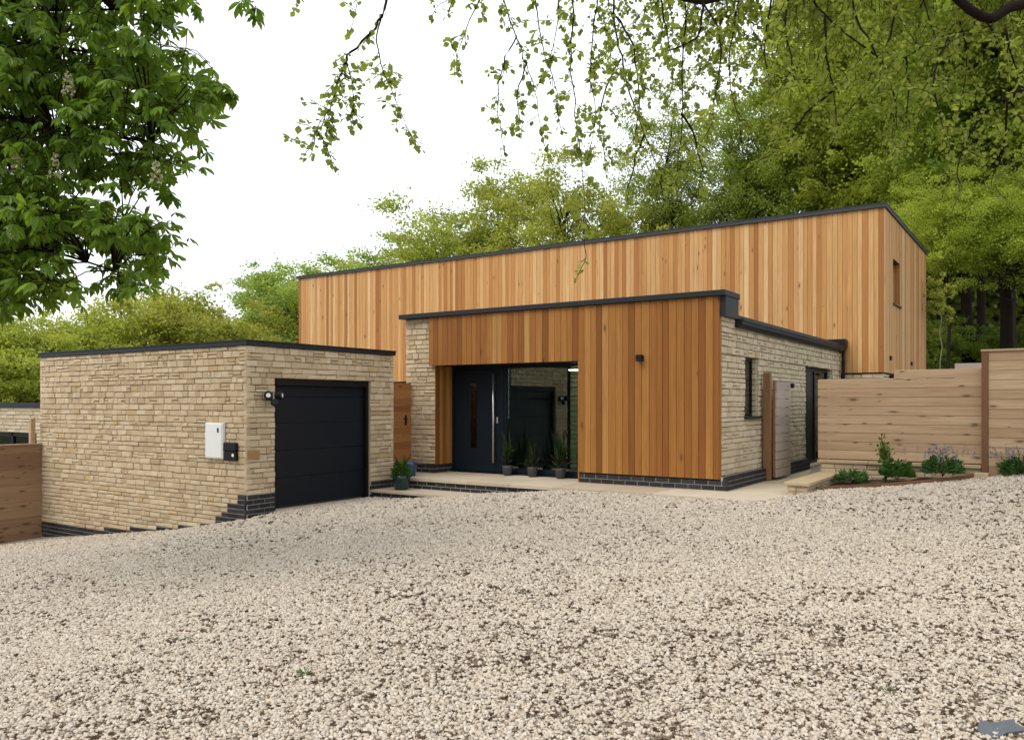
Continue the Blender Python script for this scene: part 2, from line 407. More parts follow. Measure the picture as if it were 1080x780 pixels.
def boards(mb, F, u0, u1, v0, v1, ops=(), pitch=.122, gap=.007, th=.02, seed=1, vertical=True, n=0.0, dens=None, jitter=.0015):
    rnd = random.Random(seed)
    a0, a1 = (u0, u1) if vertical else (v0, v1)
    cuts = {a0, a1}
    for o in ops:
        for q in ((o[0], o[1]) if vertical else (o[2], o[3])):
            if a0 < q < a1: cuts.add(q)
    cuts = sorted(cuts)
    for p, q in zip(cuts, cuts[1:]):
        m = max(1, round((q-p)/pitch)); ws = [1 + (rnd.uniform(-.16, .16) if vertical and m > 4 else 0) for _ in range(m)]; tw = sum(ws); ed = [p]
        for w in ws: ed.append(ed[-1] + w/tw*(q-p))
        for i in range(m):
            c0, c1 = ed[i], ed[i+1]; mid = (c0+c1)/2
            t = (min(1, max(0, rnd.gauss(.52, .28))), rnd.random()); nn = n + rnd.uniform(-jitter, jitter)
            if vertical:
                for s0, s1 in spans(v0, v1, [(o[2], o[3]) for o in ops if o[0] < mid < o[1]]):
                    fbox(mb, F, c0 + gap/2, c1 - gap/2, s0, s1, nn-th, nn, t)
            else:
                for s0, s1 in spans(u0, u1, [(o[0], o[1]) for o in ops if o[2] < mid < o[3]]):
                    fbox(mb, F, s0, s1, c0 + gap/2, c1 - gap/2, nn-th, nn, t)

# ------------------------------------------------------------------ ground
CP = np.array([(-12.2,-4.5,-1.25),(-10.4,-4.5,-1.06),(-8.9,-4.5,-.87),(-7.8,-4.5,-.735),(-6.8,-4.45,-.56),(-6.0,-4.3,-.40),(-6.0,-3.8,-.355),(-6.0,-1.7,-.335),
 (-5.4,-1.7,-.33),(-4.4,-1.65,-.235),(-4.1,-1.05,-.20),(-3.0,-1.02,-.125),(-2.3,-1.0,-.045),(-1,-1.15,-.025),(.5,-1.15,-.015),(1,-.9,-.005),(1.15,-.1,.0),
 (1.45,.45,.05),(2.19,1.0,.09),(2.79,1.5,.14),(3.45,2.1,.21),(4.02,2.35,.32),(6,2.35,.50),(9,2.35,.72),(-13,-5.2,-1.36),(-14,-8,-1.5),(-8,-8,-.85),(-3,-7,-.40),(0,-8,-.25),
 (4.4,-12.7,-.2),(0,-13,-.45),(5,-8,-.13),(5,-4,-.02),(8,-3,.25),(10,-8,.25),(-8,-14,-1.0),(4,-18,-.3),(-13,-2,-1.4),(-16,2,-1.6),(-9,-1,-.6),(-4,0,-.3),(0,0,-.12),(-2,5,-.2)])
def _solve():
    d = np.linalg.norm(CP[:, None, :2] - CP[None, :, :2], axis=2); n = len(CP)
    A = np.zeros((n+3, n+3)); A[:n,:n] = -d; A[:n,n] = 1; A[:n,n+1:] = CP[:,:2]; A[n:,:n] = A[:n,n:].T
    return np.linalg.solve(A, np.concatenate([CP[:,2], np.zeros(3)]))
W_ = _solve()
def sst(x, a, b):
    t = np.clip((x-a)/(b-a), 0, 1); return t*t*(3-2*t)
def ground(x, y):
    x = np.asarray(x, float); y = np.asarray(y, float)
    n = len(CP); z = W_[n] + W_[n+1]*x + W_[n+2]*y
    for i in range(n): z = z - W_[i]*np.hypot(x-CP[i,0], y-CP[i,1])
    z = np.clip(z, -1.75, .9)
    far = np.hypot(x+2, y+2)
    z = z*(1-sst(far, 18, 30)) + (-.4)*sst(far, 18, 30)
    bank = np.maximum(sst(x, 1.05, 1.25)*sst(y, 2.5, 2.62), sst(y, 17.0, 21)*sst(x, -26, -18))
    z = z*(1-bank) + 1.78*bank
    z = z + np.clip(y-18, 0, 60)*.045*sst(x, -24, -12)
    z = z - 2.2*sst(-x, 14, 22)*sst(y, -6, 2)
    return z
def gz(x, y): return float(ground(np.array([x]), np.array([y]))[0])
def axis_pts(lo, hi, f0, f1, fine):
    mid = list(np.arange(f0, f1, fine)); out = []
    x = f0; s_ = fine
    while x > lo: s_ *= 1.22; x -= s_; out.append(x)
    out.reverse(); out += mid; x = out[-1]; s_ = fine
    while x < hi: s_ *= 1.22; x += s_; out.append(x)
    return np.array(out)
gx = axis_pts(-180, 180, -15, 10, .16); gy = axis_pts(-60, 220, -14, 4, .12)
XX, YY = np.meshgrid(gx, gy); ZZ = ground(XX.ravel(), YY.ravel()).reshape(XX.shape)
nx, ny = len(gx), len(gy)
ids = np.arange(nx*ny).reshape(ny, nx)
F_ = np.stack([ids[:-1,:-1], ids[:-1,1:], ids[1:,1:], ids[1:,:-1]], -1).reshape(-1, 4)
V_ = np.stack([XX, YY, ZZ], -1).reshape(-1, 3)
go = np_mesh('ground', V_, F_, np.full((len(F_), 2), .5), M['gravel_soil'], smooth=True)
go.data.materials.append(M['gravel_ground']); go.data.materials.append(M['woodland'])
cen = V_[F_].mean(1)
dep = (cen[:,0]-CAMXY[0])*(-S) + (cen[:,1]-CAMXY[1])*C_
latc = (cen[:,0]-CAMXY[0])*C_ + (cen[:,1]-CAMXY[1])*S
mi = np.where((dep < 14.2) & (dep > 1.9) & (np.abs(latc) < .70*dep + 2.8), 0, 1)
mi = np.where((cen[:,1] > 2.44) & (cen[:,0] > .9) | (cen[:,1] > 8) | (cen[:,0] < -18) | (cen[:,0] > 16) | (cen[:,1] < -22), 2, mi)
go.data.polygons.foreach_set('material_index', mi.astype(np.int32))
tag(go, kind='structure')

def vnoise(x, y, scale, seed):
    r = np.random.default_rng(seed); T = r.random((128, 128))
    u, v = x/scale, y/scale; i, j = np.floor(u).astype(int), np.floor(v).astype(int); a, b = u-i, v-j
    a, b = a*a*(3-2*a), b*b*(3-2*b); g_ = lambda p, q: T[p % 128, q % 128]
    return g_(i,j)*(1-a)*(1-b) + g_(i+1,j)*a*(1-b) + g_(i,j+1)*(1-a)*b + g_(i+1,j+1)*a*b
def gravel_layer(n, d0, d1, size, seed, gap):
    r = np.random.default_rng(seed)
    d = np.sqrt(r.random(n)*(d1*d1-d0*d0) + d0*d0); lat = (r.random(n)*2-1)*.70*d
    n2_ = int(n*2*3.0*(d1-d0)/(.70*(d1*d1-d0*d0))*.5); d2 = d0 + (d1-d0)*r.random(n2_); l2 = (.70*d2 + 3.0*r.random(n2_))*np.where(r.random(n2_) < .5, -1, 1)
    d = np.concatenate([d, d2]); lat = np.concatenate([lat, l2]); n = n + n2_
    a, b = lat-LAT0, d-DEP0; x, y = a*C_-b*S, a*S+b*C_
    wx, wy = x + .8*y, y - .5*x
    pn = .80*vnoise(wx, wy, gap, 1) + .24*vnoise(x, y, .23, 2) + .20*vnoise(x, y, .9, 3) + .16*vnoise(x, y, 2.6, 4)
    pn = pn + .07*np.clip((x-1.5)/3.0, -.7, 1) + .06*np.clip((7.5-d)/3, -.6, 1)
    fleck = (pn > .90) & (r.random(n) < .8) | (r.random(n) < .012)
    keep = pn < 1.02
    keep &= y < np.interp(x, [-6.09, -6.08, -3.86, -3.85, 1.0, 1.01, 1.32, 1.36, 2.19, 2.79, 3.42, 3.6, 12], [9, -1.62, -1.62, -1.0, -1.0, .0, .0, .42, 1.03, 1.53, 2.1, 2.22, 2.22])
    keep &= ~((x < -6.02) & (y > -4.44))
    x, y, d, fleck = x[keep], y[keep], d[keep], fleck[keep]; m = len(x)
    s_ = size*(.45 + 1.25*r.random(m)**2)
    cube = np.array([(-1,-1,-1),(1,-1,-1),(1,1,-1),(-1,1,-1),(-1,-1,1),(1,-1,1),(1,1,1),(-1,1,1)], float)*.5
    pt = cube[None]*np.stack([np.ones(m), .5+.45*r.random(m), .32+.36*r.random(m)], -1)[:, None, :]
    pt = pt*(.78 + .42*r.random((m, 8, 1))) + (r.random((m, 8, 3))-.5)*.22
    pt = pt*s_[:, None, None]
    az = r.random(m)*2*math.pi; tl = r.normal(0, .45, m); tw = r.normal(0, .35, m)
    def rot(p, ang, ax):
        c_, s2 = np.cos(ang)[:, None], np.sin(ang)[:, None]; q = p.copy(); i, j = [(1,2),(2,0),(0,1)][ax]
        q[:,:,i] = p[:,:,i]*c_ - p[:,:,j]*s2; q[:,:,j] = p[:,:,i]*s2 + p[:,:,j]*c_; return q
    pt = rot(rot(rot(pt, tl, 0), tw, 1), az, 2)
    z = ground(x, y) + s_*(.08 + .30*r.random(m)) - np.where(fleck, s_*.12, 0)
    pt += np.stack([x, y, z], -1)[:, None, :]
    fq = np.array([(3,2,1,0),(4,5,6,7),(0,1,5,4),(1,2,6,5),(2,3,7,6),(3,0,4,7)])
    FF = (fq[None] + (np.arange(m)*8)[:, None, None]).reshape(-1, 4)
    tn = np.stack([np.where(fleck, -1.0, np.clip(r.normal(.52, .24, m), 0, 1)), r.random(m)], -1)
    return pt.reshape(-1, 3), FF, np.repeat(tn, 6, axis=0)
A_ = [gravel_layer(195000, 1.7, 6.1, .0145, 11, .028), gravel_layer(220000, 6.0, 10.1, .0178, 12, .036), gravel_layer(240000, 10.0, 14.9, .0228, 13, .050)]
gv = np.concatenate([a[0] for a in A_]); o_ = np.cumsum([0] + [len(a[0]) for a in A_[:-1]])
gf = np.concatenate([a[1] + k_ for a, k_ in zip(A_, o_)]); gt = np.concatenate([a[2] for a in A_])
gr = np_mesh('gravel', gv, gf, gt, M['gravel_stone'])
tag(gr, 'loose pale cream gravel chippings spread over the driveway', 'gravel', kind='stuff')

# ------------------------------------------------------------------ garage
GX0, GX1, GY0, GY1, GT = -12.4, -6.085, -4.37, -.97, 2.30
gar = thing('garage', 'flat roofed stone garage with dark sectional door', 'garage', (GX0, GY0, -1.3))
def G(mb, name, m, parent=None, smooth=False):
    par = parent or gar
    off = Vector((0,0,0)); q = par
    while q: off = off + Vector(q.location); q = q.parent
    return mb.build(name, m, par, smooth, offset=off)
Fl = front(GX0, GY0); Lw = GX1 - GX0
steps = [(0, 2.3, -.95), (2.3, 3.13, -.875), (3.13, 3.93, -.80), (3.93, 4.55, -.725), (4.55, 5.15, -.65), (5.15, 5.55, -.575), (5.55, 5.70, -.425), (5.70, 5.85, -.35), (5.85, 6.10, -.20), (6.10, Lw, -.05)]
ops = [(a, b, -2.0, t) for a, b, t in steps]
mb = MB(); stonework(mb, Fl, 0, Lw, -1.1, GT, ops, seed=3, avg=.096)
Fd = side(GX1, GY0); dr = (.557, 2.77, -2.0, 1.80)
stonework(mb, Fd, 0, GY1-GY0, -.05, GT, [dr], seed=4, avg=.096)
Fb = Fr((GX0, GY1, 0), (0, -1, 0), (-1, 0, 0))
stonework(mb, Fb, 0, GY1-GY0, -1.5, GT, [], seed=5, avg=.096)
Fk = Fr((GX1, GY1, 0), (-1, 0, 0), (0, 1, 0))
stonework(mb, Fk, 0, Lw, -.6, GT, [], seed=6, avg=.096)
G(mb, 'stone_wall', M['stone'])
for F__, a, b, z0, o_ in ((Fl, .03, Lw-.03, -1.6, []), (Fd, .21, 3.19, -.6, [dr]), (Fb, .03, 3.37, -1.6, []), (Fk, .21, Lw-.21, -1, [])):
    mb = MB(); backing(mb, F__, a, b, z0, GT, o_, -.2, -.022); G(mb, 'wall_core', M['mortar'])
mb = MB()
for i, (a, b, t) in enumerate(steps):
    n_ = 11; base = t - .075*(4 if i == 0 else 5)
    brickwork(mb, Fl, a, b, base, t, seed=20, off=(a % .225), n=.004)
for i, (a, b, t) in enumerate(steps): mortar_in(mb, Fl, a, b, t-.4, t-.004)
G(mb, 'brick_plinth', M['brick'])
for (a, b, sd_) in ((0, .557, 21), (2.77, 3.4, 22)):
    mb = MB(); brickwork(mb, Fd, a, b, -.05-.075*6, -.05, seed=sd_, n=.004, off=.1); mortar_in(mb, Fd, a+.004, b-.004, -.5, -.054); G(mb, 'brick_plinth', M['brick'])
mb = MB(); mb.box(GX0-.03, GX1+.03, GY0-.03, GY1+.03, GT+.002, GT+.07); mb.box(GX0-.042, GX1+.042, GY0-.042, GY1+.042, GT+.073, GT+.09)
G(mb, 'roof_coping', M['anthracite'])
# door: deep dark frame, four ribbed panels
DY0, DY1 = GY0 + dr[0], GY0 + dr[1]; DB = -.345
dm = MB(); X = GX1 - .13
hs = [DB+.03, .16, .61, 1.06, 1.50, 1.69]
for a, b in zip(hs, hs[1:]):
    dm.cbox(X-.04, X, DY0+.06, DY1-.06, a+.003, b-.003, .006)
    m_ = (b-a)
    if m_ > .3:
        pass
door = G(dm, 'garage_door', M['gdoor'])
fm = MB(); fm.box(X-.05, GX1-.05, DY0, DY0+.058, DB, 1.80); fm.box(X-.05, GX1-.05, DY1-.058, DY1, DB, 1.80); fm.box(X-.05, GX1-.045, DY0+.058, DY1-.058, 1.69, 1.80)
G(fm, 'frame', M['black'], door)
sm = MB(); sm.box(GX1-.16, GX1+.03, DY0-.02, DY1+.02, DB-.12, DB+.0); G(sm, 'door_sill', M['slab'])
im = MB(); im.box(GX1-.24, GX1-.2, DY0-.1, DY1+.1, -.6, 1.9); G(im, 'door_lining', M['dim'])
tb = MB(); stonework(tb, side(GX1, -4.2), -.17, .075, .505, .66, [], seed=9, avg=.2, lmin=.3, lmax=.4, jit=.004)
for i in range(len(tb.v)): tb.v[i] = (tb.v[i][0]+.016, tb.v[i][1], tb.v[i][2])
M['tan'] = mat_stone('tan_block', [(0, (.27, .15, .055)), (1, (.33, .185, .07))])
G(tb, 'tan_block', M['tan'])

# meter box, post box, floodlight on the garage
t = thing('meter_box', 'white wall mounted meter cabinet on the garage side wall', 'meter box', (-6.815, GY0, .505))
mb = MB(); mb.cbox(-.225, .225, -.065, -.005, 0, .575, .01); mb.build('cabinet', M['white'], t)
mb = MB(); mb.cbox(-.205, .205, -.073, -.0655, .02, .555, .003); d_ = mb.build('door', M['white'], t)
mb = MB(); mb.lathe([(.024, 0), (.024, .004)], n=16); l_ = mb.build('lock', M['pot_blue'], d_); l_.location = (.12, -.0735, .475); l_.rotation_euler = (R(90), 0, 0)
mb = MB(); mb.box(.098, .142, -.0775, -.0735, .425, .45); mb.build('badge', M['black'], d_)
t = thing('post_box', 'small black wall box with silver disc beside the white meter cabinet', 'post box', (-6.42, GY0, .485))
mb = MB(); mb.cbox(-.15, .15, -.065, -.008, 0, .155, .01); mb.build('body', M['black'], t)
mb = MB(); mb.cbox(-.153, .153, -.072, -.008, .158, .29, .012); mb.build('lid', M['black'], t)
mb = MB(); mb.lathe([(.026, 0), (.028, .004), (.018, .008)], n=18); q = mb.build('disc', M['white'], t); q.location = (.085, -.065, .09); q.rotation_euler = (R(90), 0, 0)
fy, fz = -3.95, 1.50
t = thing('floodlight', 'black security floodlight with two round heads by the garage door corner', 'floodlight', (GX1, fy, fz))
mb = MB(); mb.cbox(.01, .05, -.06, .06, -.06, .06, .01); mb.tube([(.05,0,-.02),(.12,0,-.09)], .02); mb.build('bracket', M['black'], t)
mb = MB(); mb.lathe([(.02,-.05),(.045,-.035),(.055,.01),(.05,.05)], n=18); q = mb.build('camera_head', M['black'], t); q.location = (.13, 0.01, -.10); q.rotation_euler = (R(25), R(65), 0)
for dy, rz in ((-.11, -35), (.11, 35)):
    mb = MB(); mb.lathe([(.025,-.07),(.055,-.05),(.068,.02),(.07,.05),(.062,.052)], n=20); q = mb.build('lamp_head', M['black'], t); q.location = (.13, dy, .02); q.rotation_euler = (0, R(90), R(rz))
    mb = MB(); mb.lathe([(.001,.053),(.036,.0535),(.034,.058)], n=20); l_ = mb.build('lens', M['white'], q)

# ------------------------------------------------------------------ house
EX0, ED = -6.65, 8.7
house = thing('house', 'timber clad two storey house with low stone entrance wing', 'house', (0, 0, 0))
def H(mb, name, m, parent=None, smooth=False): return mb.build(name, m, parent or house, smooth)
ET = 3.10
OX0, OX1, OZ = -5.88, -2.57, 2.14
# entrance: left stone pier (front and its outer side), right flank in stone
mb = MB(); Fp = front(EX0, .03); stonework(mb, Fp, 0, OX0-EX0-.0, .17, ET, [], seed=31, avg=.096)
Fo = Fr((EX0, ED, 0), (0, -1, 0), (-1, 0, 0)); stonework(mb, Fo, 0, ED-.03, -.2, ET, [], seed=33, avg=.096)
H(mb, 'stone_pier', M['stone'])
Fs = side(0.0, 0.0)
WIN = (1.18, 1.95, 1.16, 2.19); SDR = (5.24, 7.75, .06, 2.18)
mb = MB(); stonework(mb, Fs, .02, ED-.02, .225, 2.80, [WIN, SDR], seed=34, avg=.096)
# stone returns of the deep openings (the jamb that faces the drive)
for (a, b, z0, z1) in (WIN, SDR):
    stonework(mb, Fr((-.20, b, 0), (1, 0, 0), (0, -1, 0)), 0, .17, z0, z1, [], seed=35, avg=.096, endin=.004)
    stonework(mb, Fr((0, a, 0), (-1, 0, 0), (0, 1, 0)), .03, .30, z0, z1, [], seed=36, avg=.096, endin=.004)
H(mb, 'stone_flank', M['stone_pale'])
mb = MB(); backing(mb, Fs, .25, ED, -.1, 2.78, [(WIN[0]-.07, WIN[1]+.07, WIN[2]-.05, WIN[3]), (SDR[0]-.07, SDR[1]+.07, -.2, SDR[3])], -.3, -.025); H(mb, 'wall_core', M['mortar'])
mb = MB(); backing(mb, Fp, .25, OX0-EX0-.25, -.1, ET-.05, [], -.2, -.025); H(mb, 'wall_core', M['mortar'])
mb = MB(); backing(mb, Fo, 0, ED-.05, -.3, ET-.05, [], -.22, -.025); H(mb, 'wall_core', M['mortar'])
for q in (WIN, SDR): mb = MB(); mb.box(-.30, -.025, q[0], q[1], q[3]+.001, q[3]+.06); H(mb, 'lintel', M['mortar'])
# brick plinths
Fq = front(OX1, -.05); Fq2 = side(.10, -.05)
for F__, u0_, u1_, z1_, sd_, off_ in ((Fq, 0, -OX1+.10, .165, 40, 0), (Fq2, 0, SDR[0]+.05, .225, 41, .05), (Fq2, SDR[1]+.05, ED, .225, 42, 0), (front(EX0-.02, .0), 0, OX0-EX0+.02, .165, 43, 0), (side(OX0, 0.0), .002, .62, .165, 44, 0), (Fr((EX0-.03, 2.0, 0), (0, -1, 0), (-1, 0, 0)), 0, 1.99, .165, 45, 0)):
    mb = MB(); brickwork(mb, F__, u0_, u1_, .003, z1_, seed=sd_, off=off_); mortar_in(mb, F__, u0_+.008, u1_-.008, -.1, z1_-.006, -.007, .09); H(mb, 'brick_plinth', M['brick'])
# cedar front of the entrance
CX0 = -5.96
Fc = front(CX0, -.07); cw = -.008 - CX0
op = (OX0 - CX0 - .005, OX1 - CX0, -1, OZ)
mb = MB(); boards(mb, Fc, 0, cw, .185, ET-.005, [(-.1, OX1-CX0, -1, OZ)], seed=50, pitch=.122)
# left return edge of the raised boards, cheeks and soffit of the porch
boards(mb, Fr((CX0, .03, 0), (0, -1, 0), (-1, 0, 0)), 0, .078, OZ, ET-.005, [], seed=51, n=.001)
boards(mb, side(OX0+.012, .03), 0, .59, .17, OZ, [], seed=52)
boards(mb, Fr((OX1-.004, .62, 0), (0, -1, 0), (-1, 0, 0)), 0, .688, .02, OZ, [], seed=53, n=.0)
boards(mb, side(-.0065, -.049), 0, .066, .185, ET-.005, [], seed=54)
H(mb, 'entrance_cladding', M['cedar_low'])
mb = MB(); backing(mb, Fc, .03, cw-.03, .19, ET-.02, [(-.1, OX1-CX0+.02, -1, OZ+.01)], -.10, -.025); backing(mb, side(OX0-.01, .03), .10, .6, .15, OZ, [], -.10, -.004)
H(mb, 'cladding_batten', M['black'])
mb = MB(); mb.box(OX0+.012, OX1-.026, -.048, .66, OZ+.004, OZ+.03); H(mb, 'porch_soffit', M['anthracite'])
# roof edges
mb = MB(); mb.cbox(EX0-.06, .10, -.13, .62, ET, ET+.09, .006); H(mb, 'parapet_coping', M['anthracite'])
mb = MB(); mb.box(.003, .085, -.045, .58, 2.78, ET-.002); H(mb, 'parapet_end', M['anthracite'])
mb = MB(); mb.box(EX0-.03, -.02, .1, ED-.03, 2.72, 2.86); H(mb, 'flat_roof', M['coping_grey'])
mb = MB()
prof = [(-.0, 2.66), (.03, 2.645), (.09, 2.66), (.125, 2.70), (.135, 2.755), (.15, 2.76), (.15, 2.785), (0, 2.79)]
for (a, b) in zip(prof, prof[1:]): mb.quad((a[0], .64, a[1]), (a[0], ED-.04, a[1]), (b[0], ED-.04, b[1]), (b[0], .64, b[1]))
mb.poly([(x, .64, z) for x, z in prof]); mb.poly([(x, ED-.04, z) for x, z in reversed(prof)])
mb.box(-.04, .06, .6, ED-.04, 2.79, 2.85)
H(mb, 'gutter', M['anthracite'])
mb = MB(); mb.tube([(.09, ED-.16, 2.66), (.09, ED-.16, .0)], .038, 12); mb.tube([(.09, ED-.16, 2.4), (.09, ED-.16, 2.36)], .046, 12); H(mb, 'downpipe', M['black'])
mb = MB(); mb.box(-.55, .12, ED-.06, ED-.035, 2.80, 2.98); mb.box(.06, .16, ED-.3, ED-.035, 2.76, 2.95); H(mb, 'flashing', M['black'])
# narrow window in the flank
f = MB(); x_ = -.115
f.box(x_-.05, x_, WIN[0]+.002, WIN[0]+.05, WIN[2]+.002, WIN[3]-.002); f.box(x_-.05, x_, WIN[1]-.05, WIN[1]-.002, WIN[2]+.002, WIN[3]-.002); f.box(x_-.05, x_, WIN[0]+.05, WIN[1]-.05, WIN[2]+.002, WIN[2]+.05); f.box(x_-.05, x_, WIN[0]+.05, WIN[1]-.05, WIN[3]-.05, WIN[3]-.002)
w_ = H(f, 'window', M['black'])
f = MB(); f.box(x_-.03, x_-.02, WIN[0]+.05, WIN[1]-.05, WIN[2]+.05, WIN[3]-.05); H(f, 'pane', M['glass_dark'], w_)
f = MB(); f.cbox(x_, .06, WIN[0]-.03, WIN[1]+.03, WIN[2]-.04, WIN[2]-.002, .006); H(f, 'sill', M['anthracite'], w_)
# side door: dark framed glazed door
f = MB(); x_ = -.11; a, b, z0, z1 = SDR
f.box(x_-.07, x_, a+.002, a+.07, z0, z1-.002); f.box(x_-.07, x_, b-.07, b-.002, z0, z1-.002); f.box(x_-.07, x_, a+.07, b-.07, z1-.07, z1-.002); f.box(x_-.07, x_, a+.07, b-.07, z0, z0+.07); f.box(x_-.07, x_+.01, a+1.2, a+1.29, z0+.07, z1-.07)
sd = H(f, 'side_door', M['black'])
f = MB(); f.box(x_-.05, x_-.02, a+.07, a+1.2, z0+.07, z1-.07); H(f, 'door_leaf', M['black'], sd)
f = MB(); f.box(x_-.04, x_-.03, a+1.29, b-.07, z0+.07, z1-.07); H(f, 'pane', M['glass_dark'], sd)
f = MB(); f.cbox(-.28, .08, a-.02, b+.02, .0, z0-.002, .006); H(f, 'threshold', M['slab'], sd)
# front door and big pane
BY = .62
f = MB(); f.box(OX0+.014, OX0+.07, BY-.06, BY, .03, OZ-.002); f.box(-4.66, -4.585, BY-.06, BY, .03, OZ-.002); f.box(OX0+.07, -4.66, BY-.06, BY, OZ-.07, OZ-.002); f.box(OX0+.014, -4.585, BY-.1, BY, 0.004, .028)
fd = MB(); fd.cbox(OX0+.073, -4.663, BY-.045, BY+.02, .032, OZ-.073, .006)
dr_ = H(fd, 'front_door', M['door']); H(f, 'frame', M['door'], dr_)
f = MB(); f.box(-5.40, -5.25, BY-.052, BY-.046, .50, 1.80); H(f, 'glazing_slit', M['glass_dark'], dr_)
f = MB(); f.tube([(-4.80, BY-.11, .22), (-4.80, BY-.11, 1.98)], .02, 12); f.tube([(-4.80, BY-.11, .4), (-4.80, BY-.04, .4)], .01); f.tube([(-4.80, BY-.11, 1.8), (-4.80, BY-.04, 1.8)], .01); H(f, 'handle', M['steel'], dr_, True)
f = MB(); f.cbox(-4.77, -4.73, BY-.055, BY-.045, 1.0, 1.12, .003); H(f, 'lock', M['steel'], dr_)
gp = MB(); a, b = -4.583, OX1-.026
gp.box(a, a+.05, BY-.05, BY+.02, .03, OZ-.002); gp.box(b-.05, b, BY-.05, BY+.02, .03, OZ-.002); gp.box(a+.05, b-.05, BY-.05, BY+.05, .03, .12); gp.box(a+.05, b-.05, BY-.05, BY+.02, OZ-.06, OZ-.002); gp.box(a, b, BY-.09, BY, .004, .028)
gs = H(gp, 'glazed_screen', M['door'])
f = MB(); f.box(a+.05, b-.05, BY+.03, BY+.042, .12, OZ-.06); H(f, 'pane', M['glass'], gs)
# hall behind the glass
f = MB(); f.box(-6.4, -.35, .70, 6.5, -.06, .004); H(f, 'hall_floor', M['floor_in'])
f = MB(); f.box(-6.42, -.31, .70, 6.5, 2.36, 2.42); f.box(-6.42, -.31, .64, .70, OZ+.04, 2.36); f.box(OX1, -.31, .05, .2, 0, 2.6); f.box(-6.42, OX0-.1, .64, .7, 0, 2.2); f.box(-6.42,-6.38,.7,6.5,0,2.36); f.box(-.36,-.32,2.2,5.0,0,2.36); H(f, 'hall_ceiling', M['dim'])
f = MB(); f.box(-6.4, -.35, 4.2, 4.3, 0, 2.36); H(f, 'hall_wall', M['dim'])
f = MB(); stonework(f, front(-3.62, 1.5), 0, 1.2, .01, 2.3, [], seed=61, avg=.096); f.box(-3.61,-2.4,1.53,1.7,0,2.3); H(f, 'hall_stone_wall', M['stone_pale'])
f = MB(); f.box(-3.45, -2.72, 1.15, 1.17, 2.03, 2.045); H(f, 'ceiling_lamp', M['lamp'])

# upper block
UX0, UX1, UY0, UY1, UB, UT = -19.6, .995, ED, 16.27, 2.14, 6.12
Fu = front(UX0, UY0); Fv = side(UX1, UY0)
UW = (1.22, 2.35, 3.95, 5.07)
mb = MB(); boards(mb, Fu, 0, UX1-UX0-.004, UB, UT, [], seed=70, pitch=.125)
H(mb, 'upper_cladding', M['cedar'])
mb = MB(); boards(mb, Fv, -.0, UY1-UY0, UB, UT, [UW], seed=71, pitch=.125, gap=.006)
boards(mb, Fr((UX0, UY1, 0), (0, -1, 0), (-1, 0, 0)), 0, UY1-UY0, UB, UT, [], seed=72, pitch=.125); boards(mb, Fr((UX1, UY1, 0), (-1, 0, 0), (0, 1, 0)), 0, UX1-UX0, UB, UT, [], seed=73, pitch=.125)
# reveal of the small window
a, b, z0, z1 = UW
boards(mb, Fr((UX1-.24, UY0+b, 0), (1, 0, 0), (0, -1, 0)), 0, .238, z0, z1, [], seed=74); boards(mb, Fr((UX1, UY0+a, 0), (-1, 0, 0), (0, 1, 0)), .022, .24, z0, z1, [], seed=75)
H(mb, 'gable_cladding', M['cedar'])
mb = MB(); backing(mb, Fu, .03, UX1-UX0-.03, UB+.01, UT-.01, [], -.25, -.024); backing(mb, Fv, .26, UY1-UY0-.26, UB+.01, UT-.01, [(a-.03, b+.03, z0-.03, z1+.03)], -.27, -.024)
mb.box(UX0+.03, UX1-.03, UY1-.25, UY1-.024, UB+.01, UT-.01); mb.box(UX0+.026, UX0+.25, UY0+.26, UY1-.26, UB+.01, UT-.01); mb.box(UX0+.05, UX1-.05, UY0+.05, UY1-.05, UB-.1, UB-.01)
H(mb, 'cladding_batten', M['black'])
mb = MB(); mb.box(UX0-.04, UX1+.04, UY0-.06, UY1+.04, UT, UT+.085); mb.box(UX0-.05, UX1+.05, UY0-.07, UY1+.05, UT+.088, UT+.105); H(mb, 'roof_coping', M['coping_grey'])
w = MB(); xx = UX1-.24
w.box(xx-.05, xx, UY0+a+.002, UY0+a+.05, z0, z1); w.box(xx-.05, xx, UY0+b-.05, UY0+b-.002, z0, z1); w.box(xx-.05, xx, UY0+a+.05, UY0+b-.05, z0, z0+.05); w.box(xx-.05, xx, UY0+a+.05, UY0+b-.05, z1-.05, z1)
w_ = H(w, 'window', M['black'])
w = MB(); w.box(xx-.03, xx-.02, UY0+a+.05, UY0+b-.05, z0+.05, z1-.05); H(w, 'pane', M['glass_dark'], w_)
w = MB(); w.box(xx-.02, UX1+.05, UY0+a-.02, UY0+b+.02, z0-.05, z0-.004); H(w, 'sill', M['post'], w_)
w = MB(); w.box(xx-.02, UX1-.002, UY0+a, UY0+b, z1+.001, z1+.025); H(w, 'head_lining', M['post'], w_)
for yy, zz in ((.82, 2.52), (4.35, 2.52)):
    w = MB(); w.cbox(UX1+.003, UX1+.035, UY0+yy-.11, UY0+yy+.11, zz-.05, zz+.05, .006); H(w, 'vent', M['black'])
